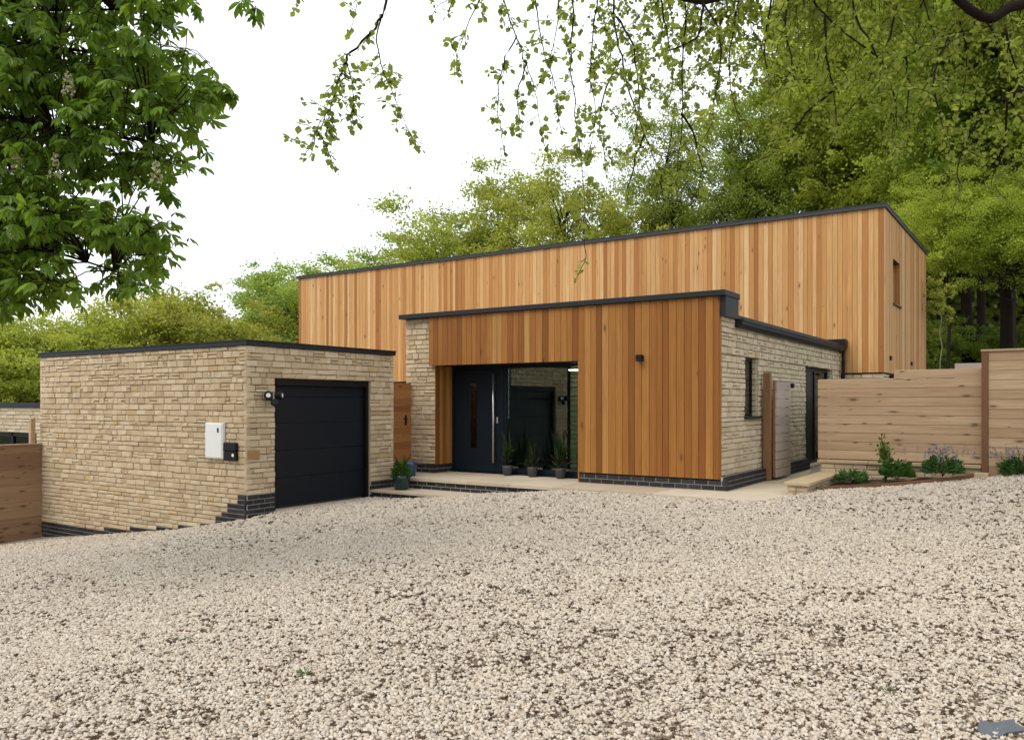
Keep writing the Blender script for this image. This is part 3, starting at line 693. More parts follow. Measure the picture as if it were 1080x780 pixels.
# lower storey in stone
mb = MB(); stonework(mb, front(.03, UY0+.05), 0, UX1-.06, -.1, UB-.03, [], seed=80, avg=.096); stonework(mb, side(UX1-.04, UY0+.05), 0, 7.4, .8, UB-.03, [], seed=81, avg=.096)
H(mb, 'stone_base', M['stone_pale'])
mb = MB(); mb.box(UX0+.1, UX1-.07, UY0+.08, UY1-.1, -1.8, UB-.02); H(mb, 'lower_wall', M['mortar'])
mb = MB(); mb.box(UX1-.03, UX1+.25, UY0+.9, UY0+1.3, 1.75, 2.10); H(mb, 'outlet_box', M['black'])
mb = MB(); mb.box(-9.2, EX0-.06, UY0+.03, UY0+.075, 1.5, UB-.03); H(mb, 'dark_lintel', M['black'])

# wall lights
def wall_light(loc, label, nx_):
    t = thing('wall_light', label, 'wall light', loc)
    mb = MB()
    if nx_: mb.cbox(.003, .03, -.05, .05, -.05, .05, .004); mb.build('back_plate', M['black'], t); mb = MB(); mb.cbox(.03, .11, -.045, .045, -.045, .045, .005)
    else: mb.cbox(-.05, .05, -.03, -.003, -.05, .05, .004); mb.build('back_plate', M['black'], t); mb = MB(); mb.cbox(-.05, .05, -.12, -.03, -.055, .055, .005)
    mb.build('shade', M['black'], t)
wall_light((-1.36, -.07, 2.15), 'small black cube wall light on the dark orange entrance cladding', False)
wall_light((0, 3.91, 1.74), 'small black wall light on pale stone above the open gate leaf', True)

# ------------------------------------------------------------------ paving, steps
pv = MB(); rnd = random.Random(5)
def pave(x0, x1, y0, y1, nx_, ny_, z0=-.06, z1=0.0):
    for i in range(nx_):
        for j in range(ny_):
            a, b = x0 + (x1-x0)*i/nx_, x0 + (x1-x0)*(i+1)/nx_; c, d = y0 + (y1-y0)*j/ny_, y0 + (y1-y0)*(j+1)/ny_
            pv.cbox(a+.003, b-.003, c+.003, d-.003, z0, z1 + rnd.uniform(-.0012, .0), .004, (rnd.random(), rnd.random()))
pave(-6.08, 1.0, -.985, -.02, 8, 1); pave(OX0+.01, OX1, -.017, .62, 4, 1); pave(.11, 1.0, -.018, 2.4, 1, 3); pave(.11, 1.6, 2.4, 8.6, 2, 7); pave(-9, -6.085, -.96, -.0, 3, 1)
pp = pv.build('path', M['slab']); tag(pp, kind='structure')
mb = MB(); mb.box(-6.0, .99, -.9, .6, -.5, -.063); mb.box(.12, 1.5, -.7, 8.5, -.4, -.063); mb.box(-9, -6.1, -.9, 0, -.9, -.063); q = mb.build('path_base', M['brick_mortar']); tag(q, kind='structure')
st = thing('entrance_steps', 'low sandstone steps with dark brick risers between garage and porch', 'steps', (-5.1, -1.2, -.4))
off = Vector(st.location)
mb = MB()
for i in range(3): mb.cbox(-6.07+i*.75+.003, -6.07+(i+1)*.75-.003, -1.60, -.95, -.245, -.20, .005, (random.random(), random.random()))
mb.build('tread', M['slab'], st, offset=off)
mb = MB(); brickwork(mb, front(-6.07, -1.565), 0, 2.2, -.47, -.247, seed=90); mortar_in(mb, front(-6.07, -1.565), .01, 2.19, -.48, -.25, -.004, .002); mb.build('brick_riser', M['brick'], st, offset=off)
mb = MB(); mb.box(-6.06, -3.88, -1.56, -.96, -.6, -.25); mb.build('riser_mortar', M['brick_mortar'], st, offset=off)
mb = MB(); brickwork(mb, front(-6.07, -.955), 0, 5.0, -.36, -.063, seed=91); mortar_in(mb, front(-6.07, -.955), .01, 4.99, -.37, -.066, -.004, .05); mb.build('brick_riser', M['brick'], st, offset=off)

# ------------------------------------------------------------------ gates
t = thing('garden_gate', 'closed orange brown timber gate between garage and stone pier', 'gate', (-6.5, -.5, 0))
mb = MB(); boards(mb, Fr((.02, -.455, 0), (0, 1, 0), (1, 0, 0)), 0, .945, .03, 1.80, [], pitch=.15, vertical=False, seed=100, gap=.002); mb.build('board_panel', M['gatewood'], t)
mb = MB(); mb.box(-.06, -.002, -.45, -.36, .03, 1.8); mb.box(-.06, -.002, .40, .485, .03, 1.8); mb.box(-.06, -.002, -.36, .40, 1.65, 1.75); mb.build('frame', M['post'], t)
mb = MB(); mb.cbox(.022, .03, .30, .36, .95, 1.15, .003); mb.tube([(.03, .33, 1.08), (.07, .33, 1.08), (.07, .22, 1.08)], .011); mb.build('handle', M['black'], t)
t = thing('side_gate', 'narrow timber gate standing open against the pale stone flank', 'gate', (.17, 2.2, .02))
mb = MB(); mb.cbox(-.12, .0, -.14, -.02, -.02, 1.92, .006, (.7, .2)); mb.build('post', M['gatepost'], t)
mb = MB(); boards(mb, Fr((.075, .04, 0), (0, 1, 0), (1, 0, 0)), 0, .90, .03, 1.77, [], pitch=.16, vertical=False, seed=101, gap=.010, th=.03); mb.build('board_panel', M['greywood'], t)
mb = MB(); mb.box(.0, .044, .04, .13, .03, 1.77, (.8, .4)); mb.box(.0, .044, .85, .94, .03, 1.77); mb.box(.0, .044, .13, .85, .2, .3); mb.box(.0, .044, .13, .85, 1.5, 1.6); mb.build('frame', M['gatepost'], t)

# ------------------------------------------------------------------ fences and low walls on the right
t = thing('timber_fence', 'horizontal larch board fence stepping up behind the planting bed', 'fence', (.92, 2.4, .4)); off = Vector(t.location)
FF_ = front(.92, 2.4)
mb = MB(); boards(mb, FF_, 0, 2.53, .42, 1.805, [], pitch=.155, vertical=False, seed=110, gap=.006, th=.03); mb.build('lower_panel', M['fence'], t, offset=off)
mb = MB(); boards(mb, FF_, 1.235, 2.53, 1.806, 1.945, [], pitch=.155, vertical=False, seed=111, gap=.006, th=.03); mb.build('upper_panel', M['fence'], t, offset=off)
for q in ((.92, 2.152, 2.405, 2.46, 1.768, 1.815), (2.155, 3.448, 2.405, 2.46, 1.908, 1.955)): mb = MB(); mb.box(*q, (1, .3)); mb.build('top_rail', M['fence'], t, offset=off)
for q in ((1.3, 1.4, 2.463, 2.55, .3, 1.8), (2.5, 2.6, 2.463, 2.55, .3, 1.9)): mb = MB(); mb.box(*q); mb.build('post', M['post'], t, offset=off)
t = thing('tall_fence', 'tall larch board fence with dark brown end post at the right', 'fence', (3.5, 2.3, .2)); off = Vector(t.location)
mb = MB(); boards(mb, front(3.545, 2.28), 0, 8.0, .24, 2.215, [], pitch=.155, vertical=False, seed=112, gap=.006, th=.03); mb.build('board_panel', M['fence'], t, offset=off)
mb = MB(); mb.cbox(3.45, 3.543, 2.255, 2.41, .1, 2.21, .005); mb.build('end_post', M['post'], t, offset=off)
mb = MB(); mb.box(3.44, 11.55, 2.25, 2.42, 2.218, 2.25); mb.build('top_rail', M['fence'], t, offset=off)
t = thing('back_fence', 'pale timber fence just showing over the fence behind the bed', 'fence', (4.6, 6.2, 1.7)); off = Vector(t.location)
bx = P(1007, 383, 17.3)
mb = MB(); boards(mb, front(bx.x, bx.y), 0, 5.0, 1.4, bx.z, [], pitch=.155, vertical=False, seed=113, gap=.006, th=.03); mb.build('board_panel', M['greywood'], t, offset=off)
for q in (.05, 3): mb = MB(); mb.box(bx.x+q, bx.x+q+.1, bx.y+.032, bx.y+.12, 1.2, bx.z-.03); mb.build('post', M['post'], t, offset=off)
t = thing('retaining_wall', 'low stone wall with sandstone cap under the stepped fence', 'wall', (.92, 2.3, 0)); off = Vector(t.location)
mb = MB(); stonework(mb, front(.98, 2.34), 0, 2.47, -.1, .345, [], seed=120, avg=.096); stonework(mb, Fr((.98, 2.5, 0), (0, -1, 0), (-1, 0, 0)), 0, .16, -.1, .345, [], seed=121, avg=.096); mb.build('stone_face', M['stone'], t, offset=off)
mb = MB(); mb.box(1.0, 3.44, 2.365, 2.55, -.3, .343); mb.build('wall_core', M['mortar'], t, offset=off)
mb = MB()
for i in range(3): mb.cbox(.93+i*.84, .93+(i+1)*.84-.005, 2.28, 2.5, .348, .405, .008, (random.random(), random.random()))
mb.build('coping', M['cope'], t, offset=off)
t = thing('low_wall', 'knee high stone wall with wide sandstone cap beside the path', 'wall', (1.15, 1.1, 0)); off = Vector(t.location)
mb = MB(); stonework(mb, front(1.02, .07), 0, .28, -.15, .132, [], seed=122, avg=.08, lmin=.1, lmax=.2); stonework(mb, side(1.30, .07), 0, 2.2, -.15, .132, [], seed=123, avg=.08); stonework(mb, Fr((1.02, 2.27, 0), (0, -1, 0), (-1, 0, 0)), 0, 2.2, -.15, .132, [], seed=124, avg=.08); mb.build('stone_face', M['stone'], t, offset=off)
mb = MB(); mb.box(1.045, 1.275, .10, 2.25, -.2, .13); mb.build('wall_core', M['mortar'], t, offset=off)
mb = MB()
for i in range(3): mb.cbox(.97, 1.35, .02+i*.76, .02+(i+1)*.76-.005, .135, .195, .01, (random.random(), random.random()))
mb.build('coping', M['cope'], t, offset=off)
# timber bed edging and soil
pts = [(1.36, .45, .10), (2.19, 1.06, .15), (2.79, 1.56, .20), (3.42, 2.14, .28)]
t = thing('bed_edging', 'low brown timber edging between gravel and planting bed', 'edging', (2.4, 1.2, .1)); off = Vector(t.location)
mb = MB()
for a, b in zip(pts, pts[1:]):
    a, b = Vector(a), Vector(b); d = (b-a); n_ = Vector((d.y, -d.x, 0)).normalized()*.025; dz = Vector((0, 0, .2))
    mb.hexa([a-n_-dz, b-n_-dz, b-n_, a-n_, a+n_-dz, b+n_-dz, b+n_, a+n_], (random.random(), random.random()))
mb.build('board', M['post'], t, offset=off)
mb = MB(); mb.cbox(3.36, 3.56, 2.05, 2.2, .1, .30, .01); mb.build('corner_block', M['cope'], t, offset=off)
mb = MB(); g0 = [(1.35, .45), (2.19, 1.09), (2.79, 1.59), (3.42, 2.17)]
for i in range(3):
    for j in range(6):
        def q_(s_, w_):
            a, b = Vector(g0[i]), Vector(g0[i+1]); e = a.lerp(b, s_); top = Vector((e.x, 2.33)); p_ = e.lerp(top, w_)
            return (p_.x, p_.y, .055 + .05*i + .05*s_ + .05*math.sin(9*p_.x)*math.sin(11*p_.y)*w_)
        for k_ in range(5):
            mb.quad(q_(k_/5, j/6), q_((k_+1)/5, j/6), q_((k_+1)/5, (j+1)/6), q_(k_/5, (j+1)/6))
o = mb.build('soil', M['soil']); tag(o, kind='structure')
mb = MB(); mb.box(4.0-.55, 11, 2.18, 2.27, .05, .10); 

# left fence and post
t = thing('side_fence', 'dark brown horizontal board fence meeting the far garage corner', 'fence', (-12.4, -6.5, -1.3)); off = Vector(t.location)
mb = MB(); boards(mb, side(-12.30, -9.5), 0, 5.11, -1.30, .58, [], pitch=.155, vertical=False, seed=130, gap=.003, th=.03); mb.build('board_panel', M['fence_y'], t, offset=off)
mb = MB(); mb.box(-12.36, -12.27, -9.5, -4.39, .582, .605); mb.build('top_rail', M['fence'], t, offset=off)
mb = MB(); mb.cbox(-12.46, -12.37, -4.56, -4.47, -1.3, 1.10, .005, (.6, .3)); mb.build('post', M['fence'], t, offset=off)
mb = MB(); mb.box(-12.30, -12.22, -9.5, -4.4, -1.55, -1.29); mb.build('gravel_board', M['post'], t, offset=off)

# neighbouring annexe far left
AY = -1.8
t = thing('annexe', 'pale stone flat roofed building beyond the left fence', 'building', (-22, 0, -3.6)); off = Vector(t.location)
aw = [(1.0, 14.5, -1.2, .60)]
mb = MB(); stonework(mb, front(-34, AY), 0, 17, -1.4, 1.28, [(1.0, 16.2, -1.4, .60)], seed=140, avg=.096, lmin=.2, lmax=.5); stonework(mb, side(-17, AY), 0, 6, -3.5, 1.28, [], seed=141, avg=.096, lmin=.2, lmax=.5); mb.build('stone_wall', M['stone_pale'], t, offset=off)
mb = MB(); mb.box(-33.9, -17.1, AY+.25, AY+6, -3.6, 1.25); mb.box(-33.9, -17.1, AY+.03, AY+.25, .61, 1.25); mb.build('wall_core', M['mortar'], t, offset=off)
mb = MB(); mb.box(-34.1, -16.9, AY-.06, AY+6.1, 1.283, 1.41); mb.build('roof_coping', M['anthracite'], t, offset=off)
mb = MB()
for i in range(8): mb.box(-33+i*1.95, -33+i*1.95+.08, AY+.1, AY+.2, -2.2, .6)
mb.box(-33, -17.8, AY+.1, AY+.2, .5, .6); w_ = mb.build('window', M['black'], t, offset=off)
mb = MB(); mb.box(-33, -17.8, AY+.14, AY+.15, -2.2, .5); mb.build('pane', M['glass_dark'], w_)
w_.children[0].location = -off + Vector((0,0,0))

# ------------------------------------------------------------------ leaves
def frame_arrays(dirs, rng):
    n = len(dirs); d = dirs/np.linalg.norm(dirs, axis=1, keepdims=True)
    rv = rng.normal(size=(n, 3)); s_ = np.cross(d, rv); s_ /= (np.linalg.norm(s_, axis=1, keepdims=True)+1e-9)
    return d, s_, np.cross(s_, d)
def leaf_mesh(name, pos, dirs, side_v, ln, wd, tint, mat, parent=None, wide=.5, fold=.25, curl=.15):
    """two-quad folded leaves; pos (n,3) base, dirs unit, side_v unit"""
    nrm = np.cross(side_v, dirs); L = ln[:, None]; Wd = wd[:, None]*.5
    mid = lambda f_, w_, up: pos + dirs*L*f_ + side_v*Wd*w_ + nrm*(L*up)
    V = np.stack([pos, mid(wide*.55, .72, fold*.12), mid(wide*1.15, 1.0, fold*.15-curl*.3), mid(1.0, 0, -curl), mid(wide*1.15, -1.0, fold*.15-curl*.3), mid(wide*.55, -.72, fold*.12)], 1)
    n = len(pos); b = (np.arange(n)*6)[:, None]
    F = np.concatenate([b+np.array([[0,1,2,3]]), b+np.array([[0,3,4,5]])], 0)
    return np_mesh(name, V.reshape(-1, 3), F, np.concatenate([tint, tint], 0), mat, parent)

# far trees -----------------------------------------------------------------
def crown_arrays(seed, rad, zc, zh, n, leaf, clusters, flat=.55, shell=.45, bottom=.75):
    r = np.random.default_rng(seed)
    d = r.normal(size=(clusters, 3)); d /= np.linalg.norm(d, axis=1, keepdims=True)
    d[:, 2] = np.where(d[:, 2] < 0, d[:, 2]*bottom, d[:, 2])
    rr = r.random(clusters)**shell
    lump = 1 + .28*np.sin(3*np.arctan2(d[:,1], d[:,0]) + seed) * np.cos(2.3*d[:,2]*2 + seed)
    cc = d*rr[:, None]*np.stack([rad*lump, rad*lump, zh*lump], -1); cc[:, 2] += zc
    cr = rad*(.09 + .13*r.random(clusters))
    w = cr**2; idx = r.choice(clusters, n, p=w/w.sum())
    o = r.normal(size=(n, 3)); o /= np.linalg.norm(o, axis=1, keepdims=True); o *= (r.random(n)**.5)[:, None]
    o[:, 2] *= flat
    stray = r.random(n) < .16; o[stray] *= 1.9
    p = cc[idx] + o*cr[idx][:, None]
    dirs = r.normal(size=(n, 3)); dirs[:, 2] -= .3
    nz = r.normal(size=(n, 3))*.7; nz[:, 2] += .9
    dirs /= np.linalg.norm(dirs, axis=1, keepdims=True)
    sv = np.cross(dirs, nz); sv /= (np.linalg.norm(sv, axis=1, keepdims=True)+1e-9)
    ct = r.random(clusters)
    tint = np.stack([np.clip(.5*ct[idx] + .5*r.random(n), 0, 1), r.random(n)], -1)
    ln = leaf*(.7+.6*r.random(n)); return p, dirs, sv, ln, ln*.62, tint, cc
def quad_leaf(name, p, dirs, sv, ln, wd, tint, mat):
    L = ln[:, None]; Wd = wd[:, None]*.5
    V = np.stack([p, p+dirs*L*.5+sv*Wd, p+dirs*L, p+dirs*L*.5-sv*Wd], 1); n = len(p)
    F = (np.arange(n)*4)[:, None] + np.array([[0,1,2,3]])
    o = np_mesh(name, V.reshape(-1, 3), F, tint, mat); me = o.data; bpy.data.objects.remove(o); return me
def trunk_mesh(seed, h, r0, cc, nb, mat, lean=.03, sides=9):
    rnd = random.Random(seed); mb = MB(); pts = []; rad = []
    for i in range(9):
        f_ = i/8; pts.append((rnd.uniform(-1, 1)*lean*h*f_, rnd.uniform(-1, 1)*lean*h*f_, h*f_ - (.4 if i == 0 else 0))); rad.append(r0*(1.25 if i == 0 else 1)*(1-.82*f_))
    mb.tube(pts, rad, sides)
    ordc = sorted(range(len(cc)), key=lambda q: rnd.random())[:nb]
    for i in ordc:
        e = Vector(cc[i]); zb = max(.18*h, min(h*.95, e.z - (Vector((e.x, e.y)).length)*rnd.uniform(.4, .8)))
        f_ = zb/h; j = min(7, int(f_*8)); b = Vector(pts[j]).lerp(Vector(pts[j+1]), f_*8-j); r1 = r0*(1-.82*f_)*.5
        m1 = b.lerp(e, .35) + Vector((0, 0, -.03*h*rnd.random())); m2 = b.lerp(e, .7) + Vector((rnd.uniform(-.2,.2), rnd.uniform(-.2,.2), .02*h))
        mb.tube([b, m1, m2, e], [r1, r1*.6, r1*.3, .010], 5)
    o = mb.build('tmp', mat, None, True); me = o.data; bpy.data.objects.remove(o); return me
KINDS_ = {}
def kind(key, seed, H_, rad, base, n, leaf, clusters, r0, nb, bark='bark', flat=.55, shell=.45, lean=.03):
    zc, zh = (H_+base)/2, (H_-base)/2
    p, d, s_, ln, wd, tint, cc = crown_arrays(seed, rad, zc, zh*.92, n, leaf, clusters, flat, shell)
    cm = quad_leaf('crown', p, d, s_, ln, wd, tint, M['foliage']); tm = trunk_mesh(seed, H_*.86, r0, cc, nb, M[bark], lean)
    KINDS_[key] = (cm, tm, H_)
kind('round_a', 201, 9.0, 4.0, .6, 60000, 0.14, 230, .20, 70, flat=0.55)
kind('round_b', 202, 9.0, 4.4, .3, 62000, 0.14, 250, .20, 70, flat=0.5)
kind('loose', 203, 14.0, 3.9, 2.5, 42000, 0.145, 210, .20, 130, shell=.5, flat=0.6)
kind('loose_b', 204, 14.0, 4.4, 2.0, 50000, 0.14, 240, .22, 140, flat=0.6)
kind('tall_a', 205, 23.0, 5.2, 3.4, 95000, 0.165, 400, .24, 110, shell=.5, flat=0.5)
kind('tall_b', 206, 23.0, 4.7, 3.8, 90000, 0.16, 380, .22, 110, shell=.5, flat=0.55)
kind('airy', 207, 19.0, 4.2, 5.0, 26000, 0.15, 200, .16, 150, shell=.6, flat=0.6)
kind('bough', 210, 13.0, 4.0, 4.6, 60000, 0.115, 300, .12, 110, shell=.55, flat=0.5)
kind('thin', 208, 9.0, 1.4, 3.0, 2600, .13, 50, .06, 24, 'birch', shell=.6, lean=.05)
kind('bush', 209, 3.2, 1.9, .0, 22000, 0.1, 110, .05, 14, flat=0.6)
def tree(name, key, px, depth, top_py, label, colr, group, wide=1.0, cat='tree', seed=0, zbase=None):
    x, y = ld((px-CXP)/FPX*depth, depth); z = gz(x, y) if zbase is None else zbase
    cm, tm, H_ = KINDS_[key]; ht = EYE + (CYP-top_py)/FPX*depth - z; s_ = ht/H_
    t = thing(name, label, cat, (x, y, z), group, rz=(seed*2.399) % 6.283)
    t.scale = (s_*wide, s_*wide, s_)
    a = bpy.data.objects.new('crown', cm); COL.objects.link(a); a.parent = t; a.color = (*colr, 1)
    b = bpy.data.objects.new('trunk', tm); COL.objects.link(b); b.parent = t
    return t
YG, YO, LG, MG, DG = (1.22, 1.28, .75), (1.22, 1.2, .8), (1.05, 1.28, 1.0), (.95, 1.2, .75), (.6, .8, .55)
gl = 'bushy trees beyond the garage'
tree('bushy_tree', 'round_b', -75, 40, 318, 'bushy green tree cut by the left edge of the photo', MG, gl, 1.1, seed=1)
tree('bushy_tree', 'round_a', 18, 37, 322, 'bushy yellow green tree above the pale annexe roof', YG, gl, 1.05, seed=2)
tree('bushy_tree', 'round_b', 95, 42, 312, 'yellow green tree rising over the left end of the garage roof', YG, gl, 1.1, seed=3)
tree('bushy_tree', 'round_a', 172, 43, 288, 'tallest domed yellow green tree over the middle of the garage roof', YO, gl, 1.15, seed=4)
tree('bushy_tree', 'round_b', 238, 45, 305, 'brownish green domed tree over the garage corner', (1.15, 1.08, .75), gl, 1.1, seed=5)
tree('bushy_tree', 'round_a', 292, 52, 330, 'low olive tree left of the upper timber wall', (1.0, .9, .6), gl, 1.1, seed=6)
gm = 'trees behind the upper timber block'
tree('loose_tree', 'loose', 325, 52, 262, 'small pale green tree at the left end of the timber block', LG, gm, 1.5, seed=7)
tree('loose_tree', 'loose_b', 296, 58, 285, 'grey green tree just left of the timber block end', (.95, 1.1, .9), gm, 1.0, seed=31)
tree('loose_tree', 'loose', 350, 61, 268, 'hazy pale tree in the gap behind the left end of the timber roof', (1.1, 1.2, 1.0), gm, 1.3, seed=33)
tree('loose_tree', 'loose_b', 452, 61, 226, 'hazy olive tree in the gap below the climbing tree line', (1.15, 1.2, .9), gm, 1.2, seed=34)
tree('loose_tree', 'loose_b', 375, 56, 258, 'low yellow green tree second from the left over the timber roof', YG, gm, 1.45, seed=8)
tree('loose_tree', 'loose', 425, 55, 240, 'feathery green tree where the tree line starts climbing over the roof', LG, gm, 1.3, seed=9)
tree('loose_tree', 'loose_b', 475, 53, 205, 'olive tree midway up the climbing tree line over the roof', YG, gm, 1.2, seed=10)
tree('loose_tree', 'loose', 528, 55, 152, 'feathery pale green tree with the first high top over the roof', (1.15, 1.15, .85), gm, .9, seed=11)
tree('loose_tree', 'loose_b', 600, 50, 160, 'broad yellow olive tree over the middle of the timber roof', YO, gm, 1.05, seed=12)
tree('loose_tree', 'loose_b', 655, 58, 190, 'green tree to the right of the yellow olive tree', MG, gm, .9, seed=13)
tree('airy_tree', 'airy', 705, 52, 60, 'sparse tall tree with bare twigs and sky between the limbs', (.9, 1.0, .7), gm, .9, seed=14)
tree('airy_tree', 'airy', 782, 50, 70, 'thin crowned green tree left of the dense wood', (.95, 1.1, .7), gm, 1.0, seed=15)
gw = 'tall trees of the wood at the right'
for px, dp, tp, key, colr, lab in [
    (735, 56, 195, 'loose', LG, 'pale green tree filling the gap above the roof ridge'),
    (812, 54, 60, 'airy', (1.0, 1.25, .85), 'light green tree standing first in the dense wood'),
    (886, 50, -60, 'tall_a', (1.1, 1.25, .65), 'tall yellow green tree above the right half of the timber roof'),
    (915, 47, -120, 'tall_b', YG, 'tall yellow green tree just above the roof corner'),
    (975, 43, -160, 'tall_a', (1.2, 1.3, .6), 'tall tree with drooping yellow green boughs right of the roof corner'),
    (1022, 36, -220, 'tall_b', (1.05, 1.2, .6), 'dark stemmed tall tree behind the fence post'),
    (1062, 33, -260, 'tall_a', (1.0, 1.2, .6), 'tall tree with thick stem behind the tall fence'),
    (1125, 31, -300, 'tall_b', (.85, .95, .5), 'tall tree on the right edge of the photo'),
    (1190, 36, -250, 'tall_a', (.85, .95, .5), 'outermost tall tree past the right edge of the photo'),
    (925, 64, -40, 'tall_a', MG, 'tall green tree in the second row over the roof corner'),
    (960, 60, -60, 'tall_b', MG, 'dark green tree in the second row behind the drooping tree'),
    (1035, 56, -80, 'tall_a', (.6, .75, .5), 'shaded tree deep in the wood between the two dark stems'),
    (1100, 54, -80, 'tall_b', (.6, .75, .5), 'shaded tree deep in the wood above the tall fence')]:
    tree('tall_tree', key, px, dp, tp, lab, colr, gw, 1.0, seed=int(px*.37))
for px, dp, tp, colr, lab in [(1000, 31, 175, (1.25, 1.35, .65), 'slender tree with bright drooping sprays right of the gable'), (1072, 29, 160, (1.15, 1.3, .6), 'bright leaved understorey tree above the tall fence'), (955, 37, 190, (1.2, 1.3, .6), 'yellow green understorey tree peeking past the gable edge'), (1150, 30, 170, (1.1, 1.25, .6), 'understorey tree beyond the right edge of the photo')]:
    tree('slender_tree', 'bough', px, dp, tp, lab, colr, 'understorey trees at the wood edge', 1.0, seed=int(px*.21))
tree('thin_tree', 'thin', 992, 25, 270, 'thin pale stemmed young tree right of the timber gable', (1.2, 1.25, .8), None, .8, seed=3)
for i, (px, dp, tp, colr, lab) in enumerate([(955, 40, 318, (.75, .95, .6), 'dark green bush against the right edge of the gable'), (1000, 36, 338, (.8, 1.0, .6), 'mid green bush behind the thin pale stem'),
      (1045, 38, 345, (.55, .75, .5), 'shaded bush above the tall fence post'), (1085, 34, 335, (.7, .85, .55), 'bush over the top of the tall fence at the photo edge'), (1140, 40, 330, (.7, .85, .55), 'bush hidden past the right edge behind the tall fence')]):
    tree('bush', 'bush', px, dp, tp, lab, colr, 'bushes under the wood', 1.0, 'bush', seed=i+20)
# far mass of woodland
pl = []
r_ = np.random.default_rng(77)
n_ = 85000; px_ = np.concatenate([230 + r_.random(60000)*1100, 880 + r_.random(25000)*400]); dp_ = 68 + r_.random(n_)*14
tops = np.interp(px_, [230, 330, 480, 640, 800, 900, 1300], [3.5, 5, 9, 9, 9, 17, 22]) * (.8 + .25*vnoise(px_, dp_, 26, 9))
lat = (px_-CXP)/FPX*dp_; a, b = lat-LAT0, dp_-DEP0; x, y = a*C_-b*S, a*S+b*C_
zz = ground(x, y); p = np.stack([x, y, zz + r_.random(n_)**.8*tops], -1)
d = r_.normal(size=(n_, 3)); d /= np.linalg.norm(d, axis=1, keepdims=True); s_ = np.cross(d, r_.normal(size=(n_, 3))); s_ /= np.linalg.norm(s_, axis=1, keepdims=True)
ln = .5 + .5*r_.random(n_)
me = quad_leaf('distant_wood', p, d, s_, ln, ln*.7, np.stack([r_.random(n_)*.7, r_.random(n_)], -1), M['foliage'])
o = bpy.data.objects.new('distant_wood', me); COL.objects.link(o); o.color = (.7, .8, .6, 1); tag(o, 'far mass of green woodland behind the house', 'woodland', kind='stuff')

# near overhanging trees ------------------------------------------------------
class Near:
    def __init__(s): s.p = []; s.d = []; s.s = []; s.l = []; s.w = []; s.t = []; s.mb = MB()
    def leaf(s, p, d, sv, l, w, t): s.p.append(tuple(p)); s.d.append(tuple(d)); s.s.append(tuple(sv)); s.l.append(l); s.w.append(w); s.t.append(t)
    def mesh(s, mat, parent, wide, fold, curl, off):
        return leaf_mesh('crown', np.array(s.p)-np.array(off), np.array(s.d), np.array(s.s), np.array(s.l), np.array(s.w), np.array(s.t), mat, parent, wide, fold, curl)
def rv(rnd, k=1): return Vector((rnd.gauss(0, k), rnd.gauss(0, k), rnd.gauss(0, k)))
def smooth(pts, k=5):
    q = [pts[0]] + list(pts) + [pts[-1]]; out = []
    for i in range(1, len(q)-2):
        a, b, c, d = q[i-1], q[i], q[i+1], q[i+2]
        for j in range(k):
            t = j/k; out.append(.5*((2*b) + (c-a)*t + (2*a-5*b+4*c-d)*t*t + (3*b-a-3*c+d)*t**3))
    return out + [pts[-1]]
def resample(pts, step):
    out = []
    for a, b in zip(pts, pts[1:]):
        n = max(1, int((b-a).length/step))
        out += [a.lerp(b, i/n) for i in range(n)]
    return out + [pts[-1]]
def sprig(nr, p, d, length, rnd, leaf=.055, gap=.030, r0=.003):
    """a drooping twig with leaves in pairs"""
    q = Vector(p); d = Vector(d).normalized(); pts = [q.copy()]; n = max(2, int(length/gap)); tone = rnd.random()
    for i in range(n):
        d = (d + Vector((0, 0, -.045)) + rv(rnd, .12)).normalized(); q = q + d*gap; pts.append(q.copy())
        for k_ in range(1 if rnd.random() < .35 else 2):
            ld_ = (d*.5 + rv(rnd, .7) + Vector((0, 0, -.22))).normalized()
            sv = ld_.cross(Vector((rnd.gauss(0, .5), rnd.gauss(0, .5), 1.0))); 
            if sv.length < .1: continue
            l = leaf*rnd.uniform(.6, 1.25)
            nr.leaf(q + ld_*.012, ld_, sv.normalized(), l, l*rnd.uniform(.75, 1.0), (min(1, max(0, .35*tone + .65*rnd.random())), rnd.random()))
    nr.mb.tube(pts[::2] + ([pts[-1]] if len(pts) % 2 == 0 else []), r0, 4, cap=False)
def limb(nr, pl, r0, r1, rnd, dens=9.0, slen=(.2, .5), start=.0, leaf=.055, wob=.006):
    """pl: world points; grows side sprigs along it"""
    pts = resample(smooth([Vector(p) for p in pl], 4) if len(pl) > 2 else [Vector(p) for p in pl], .22); pts = [pts[0]] + [p + rv(rnd, wob) for p in pts[1:]]
    n = len(pts); nr.mb.tube(pts, [r0 + (r1-r0)*(i/(n-1)) for i in range(n)], 7)
    for i in range(n-1):
        if i/n < start: continue
        seg = pts[i+1]-pts[i]; m = seg.length*dens; m = int(m) + (rnd.random() < m-int(m))
        for _ in range(m):
            p = pts[i].lerp(pts[i+1], rnd.random()); d = seg.normalized()*.45 + rv(rnd, .75) + Vector((0, 0, .0))
            sprig(nr, p, d, rnd.uniform(*slen), rnd, leaf)
    sprig(nr, pts[-1], pts[-1]-pts[-2], .09, rnd, leaf)
rnd = random.Random(41)
nb = Near()
tb_x, tb_y = ld(9.2, 8.6); tz = gz(tb_x, tb_y)
beech = thing('overhanging_beech', 'large broadleaf tree whose drooping twigs hang across the top right', 'tree', (tb_x, tb_y, tz))
trunk_top = Vector((tb_x-.2, tb_y+.1, 8.5))
nb.mb.tube([(tb_x, tb_y, tz-.3), (tb_x, tb_y, tz+.5), (tb_x-.05, tb_y, 3), (tb_x-.1, tb_y+.05, 6), trunk_top], [.48, .36, .30, .26, .2], 14)
